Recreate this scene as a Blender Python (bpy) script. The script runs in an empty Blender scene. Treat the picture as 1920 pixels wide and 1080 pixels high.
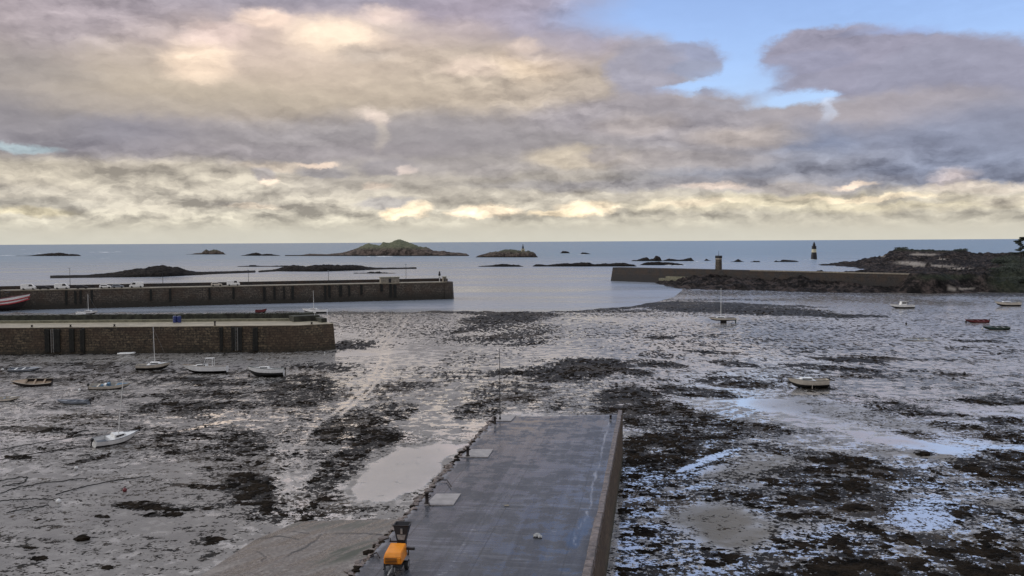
import bpy, bmesh, math, random
import numpy as np
from mathutils import Vector, Matrix, Euler, noise as mnoise
random.seed(7); rng = np.random.default_rng(7)
scene = bpy.context.scene
C = scene.collection
R = math.radians

# ------------------------------------------------------------------ camera
CAM_H = 24.0; F = 1663.0
ROLL = math.atan(11/1920); PITCH = math.atan(88/1663)
cd = bpy.data.cameras.new("camera"); cam = bpy.data.objects.new("camera", cd); C.objects.link(cam)
cd.sensor_width = 36; cd.lens = 36*F/1920; cd.clip_start = .5; cd.clip_end = 60000
CM = Matrix.Rotation(R(90)-PITCH, 3, 'X') @ Matrix.Rotation(-ROLL, 3, 'Z')
cam.matrix_world = Matrix.Translation((0, 0, CAM_H)) @ CM.to_4x4()
scene.camera = cam
scene.render.resolution_x = 1024; scene.render.resolution_y = 576
CMn = np.array(CM); CP = np.array([0, 0, CAM_H])

def ray(px, py):
    px, py = np.broadcast_arrays(np.asarray(px, float), np.asarray(py, float))
    v = np.stack([(px-960)/F, -(py-540)/F, -np.ones(px.shape)], -1)
    return v @ CMn.T
def P(px, py, z=0.0):                      # photo pixel -> world point on the level z
    d = ray(px, py); t = (z-CAM_H)/d[..., 2]
    return CP + d*t[..., None]
def PD(px, dist, z=0.0):                   # world point in photo column px at forward distance dist
    d = ray(px, 454.0); s = dist/d[..., 1]
    p = CP + d*np.asarray(s)[..., None]; p[..., 2] = z
    return p
def ZY(py, px, dist):                      # height that shows at photo row py at forward distance dist
    d = ray(px, py); return CAM_H + d[..., 2]/d[..., 1]*dist
def PIX(p):                                # world points -> photo pixels
    q = (np.asarray(p)-CP) @ CMn
    return 960 + F*q[..., 0]/-q[..., 2], 540 - F*q[..., 1]/-q[..., 2]

# ------------------------------------------------------------------ node helpers
def lin(c, k=1.0):
    return tuple(k*(((x/255+.055)/1.055)**2.4 if x > 10 else x/255/12.92) for x in c) + (1.0,)
class NT:
    def __init__(s, nt): s.nt = nt; nt.nodes.clear()
    def n(s, t, **k):
        nd = s.nt.nodes.new(t)
        for a, v in k.items(): setattr(nd, a, v)
        return nd
    def put(s, sock, v):
        if isinstance(v, bpy.types.NodeSocket): s.nt.links.new(v, sock)
        elif v is not None: sock.default_value = v
    def m(s, op, a, b=None, c=None, clamp=False):
        nd = s.n('ShaderNodeMath', operation=op, use_clamp=clamp)
        s.put(nd.inputs[0], a); s.put(nd.inputs[1], b)
        if c is not None: s.put(nd.inputs[2], c)
        return nd.outputs[0]
    def v(s, op, a, b=None, scale=None):
        nd = s.n('ShaderNodeVectorMath', operation=op)
        s.put(nd.inputs[0], a)
        if b is not None: s.put(nd.inputs[1], b)
        if scale is not None: s.put(nd.inputs['Scale'], scale)
        return nd.outputs['Value'] if op in ('LENGTH', 'DOT_PRODUCT', 'DISTANCE') else nd.outputs['Vector']
    def comb(s, x, y, z=0.0):
        nd = s.n('ShaderNodeCombineXYZ')
        for i, a in enumerate((x, y, z)): s.put(nd.inputs[i], a)
        return nd.outputs[0]
    def sep(s, a):
        nd = s.n('ShaderNodeSeparateXYZ'); s.put(nd.inputs[0], a); return nd.outputs
    def noise(s, vec, scale, detail=4, rough=.55, dist=0.0, col=False, lac=2.0):
        nd = s.n('ShaderNodeTexNoise'); s.put(nd.inputs['Vector'], vec); nd.inputs['Scale'].default_value = scale
        nd.inputs['Detail'].default_value = detail; nd.inputs['Roughness'].default_value = rough
        nd.inputs['Distortion'].default_value = dist; nd.inputs['Lacunarity'].default_value = lac
        return nd.outputs['Color'] if col else nd.outputs[0]
    def ss(s, x, a, b, lo=0.0, hi=1.0, lin_=False):
        nd = s.n('ShaderNodeMapRange', interpolation_type='LINEAR' if lin_ else 'SMOOTHSTEP')
        for i, q in enumerate((x, a, b, lo, hi)): s.put(nd.inputs[i], q)
        return nd.outputs[0]
    def mix(s, f, a, b, blend='MIX'):
        nd = s.n('ShaderNodeMix', data_type='RGBA', blend_type=blend)
        s.put(nd.inputs[0], f); s.put(nd.inputs[6], a); s.put(nd.inputs[7], b)
        return nd.outputs[2]
    def ramp(s, x, stops):
        nd = s.n('ShaderNodeValToRGB'); s.put(nd.inputs[0], x); r = nd.color_ramp
        while len(r.elements) < len(stops): r.elements.new(.5)
        for e, (p, c) in zip(r.elements, stops): e.position = p; e.color = c if len(c) == 4 else (*c, 1)
        return nd.outputs[0]
    def attr(s, name):
        return s.n('ShaderNodeAttribute', attribute_name=name).outputs['Fac']

# ------------------------------------------------------------------ sky
SUN_AZ, SUN_EL = R(-78), R(26)
def az_el(px, py):
    d = ray(px, py); return math.atan2(d[0], d[1]), math.atan2(d[2], math.hypot(d[0], d[1]))
w = bpy.data.worlds.new("World"); scene.world = w; w.use_nodes = True
T = NT(w.node_tree)
dirv = T.n('ShaderNodeTexCoord').outputs['Generated']
X, Y, Z = T.sep(dirv)
az = T.m('ARCTAN2', X, Y); el = T.m('ARCSINE', Z)
hz = T.m('MAXIMUM', el, 0.0)
base_p = T.comb(az, T.m('MULTIPLY', hz, 1.7), 0.0)
w1 = T.v('SUBTRACT', T.noise(base_p, 7.0, 6, .6, col=True), (.5, .5, .5))
w2 = T.v('SUBTRACT', T.noise(T.v('ADD', base_p, (3.1, 7.7, 0)), 30.0, 5, .65, col=True), (.5, .5, .5))
warp = T.v('ADD', T.v('MULTIPLY', w1, (.05, .02, 0)), T.v('MULTIPLY', w2, (.034, .018, 0)))
pos = T.v('ADD', T.comb(az, el, 0.0), warp)
K = 10.0                                    # colours are divided by the background strength .1
sky = T.n('ShaderNodeTexSky', sky_type='NISHITA', sun_disc=False, sun_elevation=SUN_EL, sun_rotation=SUN_AZ, altitude=30, air_density=1.0, dust_density=.6, ozone_density=1.5)
skyc = T.mix(1.0, sky.outputs[0], (1.42, 1.42, 1.66, 1), 'MULTIPLY')
def yel(y): return az_el(960, y)[1]
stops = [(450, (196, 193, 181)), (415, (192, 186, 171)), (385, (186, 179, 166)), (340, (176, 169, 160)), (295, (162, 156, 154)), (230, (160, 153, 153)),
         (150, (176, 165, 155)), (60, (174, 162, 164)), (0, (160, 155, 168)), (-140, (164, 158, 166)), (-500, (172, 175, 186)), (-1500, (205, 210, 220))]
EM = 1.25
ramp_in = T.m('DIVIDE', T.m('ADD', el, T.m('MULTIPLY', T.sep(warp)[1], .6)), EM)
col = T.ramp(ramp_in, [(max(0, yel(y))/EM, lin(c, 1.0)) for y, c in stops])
col = T.mix(1.0, col, (K, K, K, 1), 'MULTIPLY')
def blob(col, cx, cy, rx, ry, c, amt=.8, soft=1.0):
    if c and c[0] > 212 and c[2] < 205: c = (c[0], c[1], c[2]+10)
    a0, e0 = az_el(cx, cy); ra, re = rx/F, ry/F
    q = T.v('MULTIPLY', T.v('SUBTRACT', pos, (a0, e0, 0)), (1/ra, 1/re, 0))
    f = T.ss(T.v('LENGTH', q), 1.0+soft*.42, 1.0-soft*.6, 0.0, amt)
    return T.mix(f, col, skyc if c is None else lin(c, K))
LEFT = [(330, 250, 540, 50, (153, 147, 153), .85), (90, 232, 220, 45, (143, 141, 151), .75), (40, 170, 150, 80, (150, 145, 147), .7),
 (250, 50, 330, 60, (166, 157, 165), .6), (560, 185, 430, 50, (186, 173, 155), .75), (560, 95, 260, 60, (206, 187, 172), .7), (255, 110, 120, 30, (188, 175, 160), .6),
 (375, 112, 60, 38, (240, 217, 183), .75), (500, 30, 60, 20, (240, 215, 185), .7), (410, 60, 60, 22, (222, 200, 182), .6), (630, 68, 90, 32, (248, 226, 192), .85), (740, 28, 55, 18, (250, 226, 196), .75),
 (760, 50, 60, 14, (196, 182, 168), .6), (830, 150, 300, 70, (192, 178, 162), .7), (1000, 105, 80, 45, (208, 188, 165), .75), (920, 20, 200, 45, (170, 160, 174), .7), (1060, 50, 150, 60, (158, 155, 174), .7),
 (860, 250, 280, 45, (156, 151, 154), .85), (600, 280, 260, 18, (156, 150, 153), .8), (690, 213, 30, 11, (226, 210, 188), .55, 1.2), (704, 224, 20, 16, (226, 208, 186), .45, 1.1), (706, 252, 14, 30, (208, 196, 180), .45, 1.3), (46, 275, 58, 8, (180, 200, 206), .7, .9), (560, 255, 200, 25, (160, 155, 156), .5), (850, 60, 90, 30, (186, 172, 166), .5), (880, 130, 60, 18, (214, 194, 170), .5), (985, 85, 30, 16, (224, 204, 178), .5), (690, 100, 60, 14, (178, 168, 160), .5), (300, 200, 160, 20, (176, 166, 156), .5),
 (240, 325, 260, 26, (192, 182, 166), .75), (60, 320, 120, 26, (186, 178, 163), .7), (330, 350, 190, 40, (186, 179, 166), .7), (50, 380, 130, 8, (170, 165, 156), .6), (60, 396, 60, 7, (210, 198, 165), .6),
 (500, 340, 17, 11, (236, 216, 186), .6, 1.0), (540, 312, 90, 8, (198, 184, 168), .7), (610, 322, 50, 12, (160, 156, 158), .8, .6), (730, 316, 55, 15, (156, 151, 155), .8, .6), (490, 325, 22, 12, (160, 155, 158), .7, .6),
 (600, 308, 35, 5, (236, 214, 184), .7), (765, 322, 20, 8, (245, 224, 200), .6), (870, 318, 130, 14, (164, 158, 158), .7), (460, 382, 60, 5, (172, 166, 158), .6), (485, 387, 45, 5, (218, 202, 172), .6),
 (730, 380, 60, 11, (160, 156, 156), .8, .6), (715, 350, 30, 7, (222, 204, 176), .6), (755, 398, 40, 11, (250, 228, 184), .8, .7), (790, 392, 30, 12, (248, 228, 186), .7, .7), (920, 394, 60, 11, (250, 230, 190), .8, .7), (880, 402, 30, 8, (246, 226, 186), .7, .7),
 (1100, 388, 60, 13, (248, 228, 186), .75, .8), (1050, 400, 60, 8, (240, 220, 176), .7, .8), (1080, 296, 95, 24, (190, 178, 160), .8, .7), (1135, 292, 30, 16, (160, 154, 156), .7, .6)]
BLUE = [(1560, 0, 460, 62), (1360, 80, 105, 75), (1415, 170, 125, 32), (1290, 165, 62, 14), (1840, 50, 200, 60), (1500, -260, 620, 220), (2100, -60, 420, 190), (1475, 195, 110, 14)]
RIGHT = [(1640, 125, 225, 52, (150, 149, 167), 1.0, .3), (1560, 92, 130, 38, (152, 150, 168), 1.0, .3), (1500, 118, 92, 22, (148, 148, 168), 1.0, .3), (1520, 165, 40, 22, (150, 150, 168), .8, .5), (1830, 160, 190, 72, (150, 150, 168), 1.0, .35), (1700, 60, 60, 8, (148, 165, 205), .5),
 (1640, 60, 60, 10, (150, 170, 210), .3), (1280, 105, 82, 30, (152, 156, 178), .95, .4), (1215, 130, 80, 60, (158, 157, 172), .9, .5), (1310, 125, 50, 18, (150, 155, 175), .9, .4), (1370, 172, 60, 16, (150, 152, 170), .95, .4),
 (1260, 215, 260, 40, (163, 157, 162), .9, .5), (1480, 230, 130, 32, (170, 162, 162), .9, .5), (1700, 215, 200, 42, (166, 160, 166), .9, .5), (1560, 205, 11, 26, (200, 212, 232), .6, 1.2), (1330, 240, 220, 50, (160, 156, 163), .8),
 (1900, 250, 220, 60, (142, 146, 165), .9), (1680, 290, 360, 50, (137, 143, 163), .9), (1530, 270, 70, 36, (132, 142, 166), .7), (1420, 320, 230, 36, (146, 148, 160), .85), (1400, 258, 120, 22, (178, 167, 160), .7), (1190, 235, 90, 22, (174, 164, 160), .6), (1280, 300, 170, 20, (168, 160, 158), .7),
 (1850, 320, 200, 34, (136, 143, 163), .9), (1280, 345, 360, 12, (158, 155, 160), .7), (1480, 352, 120, 10, (170, 163, 160), .8), (1600, 344, 40, 5, (228, 208, 178), .8), (1330, 352, 60, 7, (214, 196, 172), .7), (1790, 334, 34, 14, (222, 206, 190), .65, 1.2), (1800, 345, 50, 8, (170, 163, 165), .7, .6),
 (1560, 378, 380, 16, (204, 194, 168), .7), (1840, 350, 140, 9, (196, 184, 168), .7), (1720, 372, 80, 6, (176, 170, 160), .7), (1880, 372, 40, 8, (180, 172, 160), .7), (1480, 396, 80, 6, (180, 174, 158), .6), (1610, 368, 120, 5, (232, 214, 176), .6), (1300, 382, 80, 7, (222, 206, 172), .6)]
for a in LEFT: col = blob(col, *a)
for a in BLUE: col = blob(col, *a, None, 1.0, .45)
for a in RIGHT: col = blob(col, *a)
for a in [(1400, 150, 66, 26), (1490, 184, 66, 15), (1300, 158, 60, 8), (1392, 110, 30, 40), (1545, 178, 30, 7)]: col = blob(col, *a, None, .92, .9)
# billow relief: the same cauliflower noise sampled twice along the light
def billow(off):
    q = T.v('MULTIPLY', T.v('ADD', T.v('ADD', base_p, off), T.v('MULTIPLY', w2, (.03, .03, 0))), (1, 1.55, 1))
    vo = T.n('ShaderNodeTexVoronoi', feature='SMOOTH_F1', voronoi_dimensions='2D'); T.put(vo.inputs['Vector'], q)
    vo.inputs['Scale'].default_value = 11.0; vo.inputs['Detail'].default_value = 3.5; vo.inputs['Roughness'].default_value = .55; vo.inputs['Smoothness'].default_value = .18; vo.inputs['Lacunarity'].default_value = 2.3
    nn = T.noise(q, 5.0, 7, .58)
    return T.m('ADD', T.m('MULTIPLY', vo.outputs['Distance'], -.6), nn)
n3 = billow((0, 0, 0)); n4 = billow((.006, .013, 0))
big = T.noise(T.v('MULTIPLY', base_p, (1, 2.2, 1)), 2.6, 4, .5)
low = T.ss(el, R(.5), R(1.8), .05, 1.0)
k = T.m('MULTIPLY', low, T.m('ADD', T.ss(el, R(2), R(6), 1.35, .5), T.ss(big, .42, .62, -.2, .3)))
mod = T.m('ADD', 1.0, T.m('MULTIPLY', k, T.m('ADD', T.m('SUBTRACT', n3, n4), T.m('MULTIPLY', T.m('SUBTRACT', T.noise(base_p, 6.0, 6, .6), .5), .38))))
sc_ = T.n('ShaderNodeSeparateColor'); T.put(sc_.inputs[0], col)
isb = T.ss(T.m('DIVIDE', sc_.outputs[2], T.m('ADD', sc_.outputs[0], .01)), 1.35, 1.9, 1.0, .12)
mod = T.m('ADD', 1.0, T.m('MULTIPLY', T.m('SUBTRACT', mod, 1.0), isb))
mod = T.m('MINIMUM', T.m('MAXIMUM', mod, .62), 1.4)
col = T.mix(1.0, col, T.comb(mod, mod, T.m('POWER', mod, .93)), 'MULTIPLY')
g = T.n('ShaderNodeGamma'); hs = T.n('ShaderNodeHueSaturation'); hs.inputs['Saturation'].default_value = .86; T.put(hs.inputs['Color'], T.mix(1.0, col, (1/K, 1/K, 1/K, 1), 'MULTIPLY')); T.put(g.inputs[0], hs.outputs[0]); g.inputs[1].default_value = 1.22
col = T.mix(1.0, g.outputs[0], (K*1.13, K*1.13, K*1.13, 1), 'MULTIPLY')
below = T.ss(el, R(-.4), R(-.1))
col = T.mix(below, lin((110, 115, 122), K), col)
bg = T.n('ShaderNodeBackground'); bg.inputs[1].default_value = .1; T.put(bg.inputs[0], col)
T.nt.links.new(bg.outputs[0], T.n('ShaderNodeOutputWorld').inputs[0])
w.cycles.sampling_method = 'MANUAL'; w.cycles.sample_map_resolution = 512

sl = bpy.data.lights.new("sun", 'SUN'); sl.energy = 1.0; sl.angle = R(20); sl.color = (1.0, .95, .88)
so = bpy.data.objects.new("sun", sl); C.objects.link(so)
so.rotation_euler = Vector((-math.sin(SUN_AZ)*math.cos(SUN_EL), -math.cos(SUN_AZ)*math.cos(SUN_EL), -math.sin(SUN_EL))).to_track_quat('-Z', 'Y').to_euler()
scene.view_settings.view_transform = 'Standard'; scene.view_settings.look = 'None'; scene.view_settings.exposure = 0.26; scene.view_settings.gamma = 1

# ------------------------------------------------------------------ materials
def mat(name, base, rough=.7, var=.25, scale=3.0, bump=0.0, metal=0.0, ior=None, col2=None, spec=None, stretch=(1, 1, 1), bscale=None):
    m = bpy.data.materials.new(name); m.use_nodes = True; T = NT(m.node_tree)
    b = T.n('ShaderNodeBsdfPrincipled'); o = T.n('ShaderNodeOutputMaterial'); T.nt.links.new(b.outputs[0], o.inputs[0])
    p = T.v('MULTIPLY', T.n('ShaderNodeTexCoord').outputs['Object'], stretch)
    n = T.noise(p, scale, 5, .62)
    c2 = col2 or tuple(x*(1-var) for x in base[:3]); c1 = tuple(x*(1+var) for x in base[:3]) if not col2 else base
    T.put(b.inputs['Base Color'], T.ramp(n, [(.34, c2), (.66, c1)]))
    b.inputs['Roughness'].default_value = rough; b.inputs['Metallic'].default_value = metal
    if ior: b.inputs['IOR'].default_value = ior
    if bump:
        bn = T.n('ShaderNodeBump'); bn.inputs['Strength'].default_value = min(1, bump); bn.inputs['Distance'].default_value = .05*max(1, bump)
        T.put(bn.inputs['Height'], T.noise(p, bscale or scale*3, 5, .65)); T.put(b.inputs['Normal'], bn.outputs[0])
    return m
def stone_mat(name, c1, c2, weed=(.012, .014, .008), zlo=.3, zhi=3.0, block=(1.4, .55), mortar=(.02, .018, .015)):
    # coursed stone: brick pattern on a horizontal distance along the wall, darker with weed towards the tide line
    m = bpy.data.materials.new(name); m.use_nodes = True; T = NT(m.node_tree)
    b = T.n('ShaderNodeBsdfPrincipled'); o = T.n('ShaderNodeOutputMaterial'); T.nt.links.new(b.outputs[0], o.inputs[0])
    p = T.n('ShaderNodeNewGeometry').outputs['Position']; x, y, z = T.sep(p)
    u = T.m('ADD', x, T.m('MULTIPLY', y, .9))
    wn = T.v('MULTIPLY', T.v('SUBTRACT', T.noise(p, .7, 3, col=True), (.5, .5, .5)), (.6, .6, .25))
    q = T.v('ADD', T.comb(u, z, 0.0), wn)
    br = T.n('ShaderNodeTexBrick'); T.put(br.inputs['Vector'], q); br.inputs['Scale'].default_value = 1.0
    br.inputs['Brick Width'].default_value = block[0]; br.inputs['Row Height'].default_value = block[1]; br.inputs['Mortar Size'].default_value = .05
    br.inputs['Color1'].default_value = (*c1, 1); br.inputs['Color2'].default_value = (*c2, 1); br.inputs['Mortar'].default_value = (*mortar, 1)
    br.inputs['Bias'].default_value = -.1
    big = T.noise(p, .25, 5, .6); fine = T.noise(p, 2.2, 5, .7)
    c = T.mix(1.0, br.outputs[0], T.ramp(fine, [(.36, (.22, .2, .18)), (.64, (2.0, 1.85, 1.65))]), 'MULTIPLY')
    c = T.mix(T.ss(big, .42, .62), c, T.mix(.55, c, (.06, .035, .02, 1)))
    tide = T.m('ADD', z, T.m('MULTIPLY', T.m('SUBTRACT', T.noise(p, .8, 5, .7), .5), 4.0))
    c = T.mix(T.ss(tide, zhi, zlo, 0, .9), c, (*weed, 1))
    T.put(b.inputs['Base Color'], c); b.inputs['Roughness'].default_value = .75
    bn = T.n('ShaderNodeBump'); bn.inputs['Strength'].default_value = .8; bn.inputs['Distance'].default_value = .12
    T.put(bn.inputs['Height'], T.m('ADD', T.m('MULTIPLY', br.outputs['Fac'], -.5), fine)); T.put(b.inputs['Normal'], bn.outputs[0])
    return m
M = {}
M['white'] = mat('white_paint', (.78, .78, .76), .35, .12, 2)
M['cream'] = mat('cream_paint', (.55, .5, .42), .4, .15, 2)
M['grey'] = mat('grey_paint', (.2, .22, .25), .45, .2, 2)
M['black'] = mat('black_paint', (.012, .012, .014), .5, .4, 3)
M['rubber'] = mat('rubber', (.02, .02, .02), .8, .3, 5)
M['darkmetal'] = mat('dark_metal', (.04, .04, .042), .45, .4, 6, metal=.4)
M['metal'] = mat('bare_metal', (.35, .36, .37), .4, .2, 6, metal=.7)
M['glass'] = mat('dark_glass', (.02, .025, .03), .08, .2, 1)
M['blue'] = mat('blue_cover', (.07, .15, .23), .6, .45, 3)
M['navy'] = mat('navy_plastic', (.02, .035, .16), .45, .3, 3)
M['red'] = mat('red_paint', (.13, .02, .024), .45, .3, 3)
M['bright_red'] = mat('bright_red_paint', (.38, .03, .035), .45, .2, 3)
M['green'] = mat('green_paint', (.02, .05, .04), .5, .3, 3)
M['brown'] = mat('varnished_wood', (.28, .2, .13), .5, .3, 4, stretch=(1, 6, 1))
M['anti'] = mat('bottom_paint', (.015, .014, .014), .7, .5, 3)
M['orange'] = mat('orange_hood', (.78, .27, .015), .4, .12, 3)
M['galv'] = mat('galvanised', (.3, .3, .29), .5, .3, 5, metal=.3)
M['timber'] = mat('weedy_timber', (.012, .012, .009), .8, .6, 2, bump=.8)
M['buoy'] = mat('buoy_plastic', (.7, .7, .68), .4, .1, 3)
M['rust'] = mat('rusty_iron', (.02, .013, .011), .8, .5, 6, bump=.4)
M['rope'] = mat('wet_rope', (.012, .012, .011), .8, .4, 9)
M['yellow'] = mat('yellow_band', (.6, .55, .38), .6, .2, 2)
M['stone_in'] = stone_mat('inner_pier_stone', (.105, .085, .058), (.045, .036, .025), weed=(.02, .02, .012), zlo=-1.0, zhi=2.2, block=(1.3, .55))
M['stone_far'] = stone_mat('far_pier_stone', (.095, .083, .07), (.06, .052, .043), weed=(.022, .02, .014), zlo=.5, zhi=4.6, block=(1.6, .7))
M['stone_right'] = stone_mat('breakwater_stone', (.032, .030, .032), (.020, .019, .020), weed=(.022, .02, .02), zlo=1, zhi=6, block=(1.8, .8))
M['quay_wall'] = stone_mat('quay_wall_concrete', (.085, .062, .042), (.055, .04, .028), weed=(.02, .03, .012), zlo=-.8, zhi=2.0, block=(6.5, 9), mortar=(.04, .03, .02))
M['coping'] = mat('coping_stone', (.22, .175, .155), .5, .3, 2.2, bump=.5, col2=(.06, .048, .043))
M['pad'] = mat('concrete_pad', (.30, .28, .27), .5, .2, 1.5, bump=.3)
M['deck_far'] = mat('pier_deck', (.3, .27, .22), .45, .3, .5)
M['deck_in'] = mat('inner_deck', (.33, .29, .21), .42, .25, .35)
M['parapet'] = mat('parapet_stone', (.055, .058, .04), .8, .6, .9, bump=1, col2=(.014, .014, .01))
M['ledge'] = mat('ledge_stone', (.2, .19, .13), .7, .3, .9)
M['paleblock'] = mat('pale_blockwork', (.24, .21, .165), .8, .35, 1.4, bump=.6)
M['foam'] = mat('foam', (.8, .82, .84), .6, .1, .3)
def rock_mat(name, c1, c2, top=None, z0=6, z1=14, scale=.15):
    m = bpy.data.materials.new(name); m.use_nodes = True; T = NT(m.node_tree)
    b = T.n('ShaderNodeBsdfPrincipled'); o = T.n('ShaderNodeOutputMaterial'); T.nt.links.new(b.outputs[0], o.inputs[0])
    p = T.n('ShaderNodeNewGeometry').outputs['Position']
    n = T.noise(p, scale, 8, .75)
    c = T.ramp(n, [(.42, c2), (.58, c1)])
    z = T.sep(p)[2]
    zn = T.m('ADD', z, T.m('MULTIPLY', T.m('SUBTRACT', T.noise(p, .09, 5, .65), .5), 9.0))
    if top: c = T.mix(T.ss(zn, z0, z1), c, T.ramp(T.noise(p, scale*2, 6, .7), [(.35, top[1]), (.65, top[0])]))
    c = T.mix(T.ss(z, 2.2, .5, 0, .85), c, (.012, .011, .01, 1))
    T.put(b.inputs['Base Color'], c); b.inputs['Roughness'].default_value = .85; b.inputs['IOR'].default_value = 1.2
    bn = T.n('ShaderNodeBump'); bn.inputs['Strength'].default_value = 1; bn.inputs['Distance'].default_value = 1.6
    T.put(bn.inputs['Height'], T.noise(p, scale*4, 6, .7)); T.put(b.inputs['Normal'], bn.outputs[0])
    return m
M['reef'] = rock_mat('weedy_reef', (.036, .029, .025), (.006, .005, .005), scale=.35)
M['islet'] = rock_mat('granite_islet', (.15, .115, .095), (.03, .024, .02), ((.17, .17, .11), (.09, .1, .06)), 9, 17, .12)
M['islet2'] = rock_mat('granite_islet_low', (.14, .11, .09), (.03, .024, .022), ((.13, .13, .09), (.06, .065, .045)), 5, 11, .2)
M['leaf'] = mat('dark_foliage', (.035, .045, .03), .8, .5, .6)
M['bark'] = mat('bark', (.05, .04, .03), .9, .4, 2)

# ------------------------------------------------------------------ object helpers
def mesh_obj(name, bm, m=None, parent=None, smooth=False):
    me = bpy.data.meshes.new(name)
    bmesh.ops.recalc_face_normals(bm, faces=bm.faces[:])
    bm.to_mesh(me); bm.free()
    for x in (m if isinstance(m, (list, tuple)) else [m]):
        if x: me.materials.append(x)
    if smooth: me.polygons.foreach_set('use_smooth', [True]*len(me.polygons))
    o = bpy.data.objects.new(name, me); C.objects.link(o)
    if parent: o.parent = parent
    return o
def tag(o, label, cat, group=None):
    o['label'] = label; o['category'] = cat
    if group: o['group'] = group
    return o
def thing(name, label, cat, loc=(0, 0, 0), rot=(0, 0, 0), group=None):
    o = bpy.data.objects.new(name, None); C.objects.link(o); o.empty_display_size = .3
    o.location = loc; o.rotation_euler = rot
    return tag(o, label, cat, group)
def struct(o): o['kind'] = 'structure'; return o
def bx(bm, x0, x1, y0, y1, z0, z1, mi=0, mat_=None):
    vs = [bm.verts.new((x, y, z)) for z in (z0, z1) for y in (y0, y1) for x in (x0, x1)]
    if mat_ is not None:
        for v in vs: v.co = mat_ @ v.co
    for f in ((0, 1, 3, 2), (4, 6, 7, 5), (0, 4, 5, 1), (1, 5, 7, 3), (3, 7, 6, 2), (2, 6, 4, 0)):
        fc = bm.faces.new([vs[i] for i in f]); fc.material_index = mi
    return vs
def prism(bm, pts, z0, z1, batter=0.0, mi=0):
    # pts: footprint (counter-clockwise); the top is drawn in by `batter`
    n = len(pts); cx = sum(p[0] for p in pts)/n; cy = sum(p[1] for p in pts)/n
    lo = [bm.verts.new((p[0], p[1], z0)) for p in pts]; hi = []
    for p in pts:
        d = Vector((cx-p[0], cy-p[1])); d = d.normalized()*batter if d.length > 1e-6 else Vector((0, 0))
        hi.append(bm.verts.new((p[0]+d.x, p[1]+d.y, z1)))
    for i in range(n):
        f = bm.faces.new((lo[i], lo[(i+1) % n], hi[(i+1) % n], hi[i])); f.material_index = mi
    bm.faces.new(hi).material_index = mi; bm.faces.new(lo[::-1]).material_index = mi
def cyl(bm, p0, p1, r0, r1=None, seg=8, mi=0, cap=True):
    r1 = r0 if r1 is None else r1; p0 = Vector(p0); p1 = Vector(p1); d = (p1-p0).normalized()
    a = d.orthogonal().normalized(); b = d.cross(a)
    A = [bm.verts.new(p0+(a*math.cos(2*math.pi*i/seg)+b*math.sin(2*math.pi*i/seg))*r0) for i in range(seg)]
    B = [bm.verts.new(p1+(a*math.cos(2*math.pi*i/seg)+b*math.sin(2*math.pi*i/seg))*r1) for i in range(seg)]
    for i in range(seg):
        bm.faces.new((A[i], A[(i+1) % seg], B[(i+1) % seg], B[i])).material_index = mi
    if cap: bm.faces.new(A[::-1]).material_index = mi; bm.faces.new(B).material_index = mi
def lathe(bm, prof, seg=16, mi=0, c=(0, 0)):
    rings = [[bm.verts.new((c[0]+r*math.cos(2*math.pi*i/seg), c[1]+r*math.sin(2*math.pi*i/seg), z)) for i in range(seg)] for r, z in prof]
    for A, B in zip(rings, rings[1:]):
        for i in range(seg): bm.faces.new((A[i], A[(i+1) % seg], B[(i+1) % seg], B[i])).material_index = mi
    bm.faces.new(rings[0][::-1]); bm.faces.new(rings[-1])
def tube(bm, pts, r, seg=6):
    pts = [Vector(p) for p in pts]; rings = []
    for i, p in enumerate(pts):
        d = (pts[min(i+1, len(pts)-1)]-pts[max(i-1, 0)]).normalized()
        a = d.cross(Vector((0, 0, 1))); a = a.normalized() if a.length > .01 else Vector((1, 0, 0)); b = d.cross(a)
        rings.append([bm.verts.new(p+(a*math.cos(2*math.pi*k/seg)+b*math.sin(2*math.pi*k/seg))*r) for k in range(seg)])
    for A, B in zip(rings, rings[1:]):
        for k in range(seg): bm.faces.new((A[k], A[(k+1) % seg], B[(k+1) % seg], B[k]))
    bm.faces.new(rings[0][::-1]); bm.faces.new(rings[-1])
def ico(bm, c, r, sub=1, jit=.15, sc=(1, 1, 1), mi=0):
    g = bmesh.ops.create_icosphere(bm, subdivisions=sub, radius=r)
    rz = Matrix.Rotation(random.random()*6.28, 3, 'Z')
    for v in g['verts']:
        k = 1+random.uniform(-jit, jit); v.co = rz @ Vector((v.co.x*sc[0]*k, v.co.y*sc[1]*k, v.co.z*sc[2]*k)) + Vector(c)
    if mi:
        for v in g['verts']:
            for f in v.link_faces: f.material_index = mi
def copy_tree(o, parent=None):
    c = o.copy(); C.objects.link(c)
    if parent: c.parent = parent
    for ch in list(o.children): copy_tree(ch, c)
    return c
def np_mesh(name, V, Fq, m, attrs=None, smooth=True):
    me = bpy.data.meshes.new(name); nf = len(Fq); k = Fq.shape[1]
    me.vertices.add(len(V)); me.vertices.foreach_set('co', V.astype(np.float32).ravel())
    me.loops.add(nf*k); me.loops.foreach_set('vertex_index', Fq.astype(np.int32).ravel())
    me.polygons.add(nf); me.polygons.foreach_set('loop_start', np.arange(0, nf*k, k, dtype=np.int32))
    me.update(calc_edges=True); me.validate()
    if smooth: me.polygons.foreach_set('use_smooth', np.ones(nf, bool))
    me.materials.append(m)
    for a, v in (attrs or {}).items():
        at = me.attributes.new(a, 'FLOAT', 'POINT'); at.data.foreach_set('value', v.astype(np.float32).ravel())
    o = bpy.data.objects.new(name, me); C.objects.link(o); return o
def grid_faces(nr, nc):
    i = np.arange(nr-1)[:, None]*nc + np.arange(nc-1)[None]
    i = i.ravel(); return np.stack([i, i+1, i+nc+1, i+nc], -1)
_tab = np.random.default_rng(3).random((256, 256))
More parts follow.
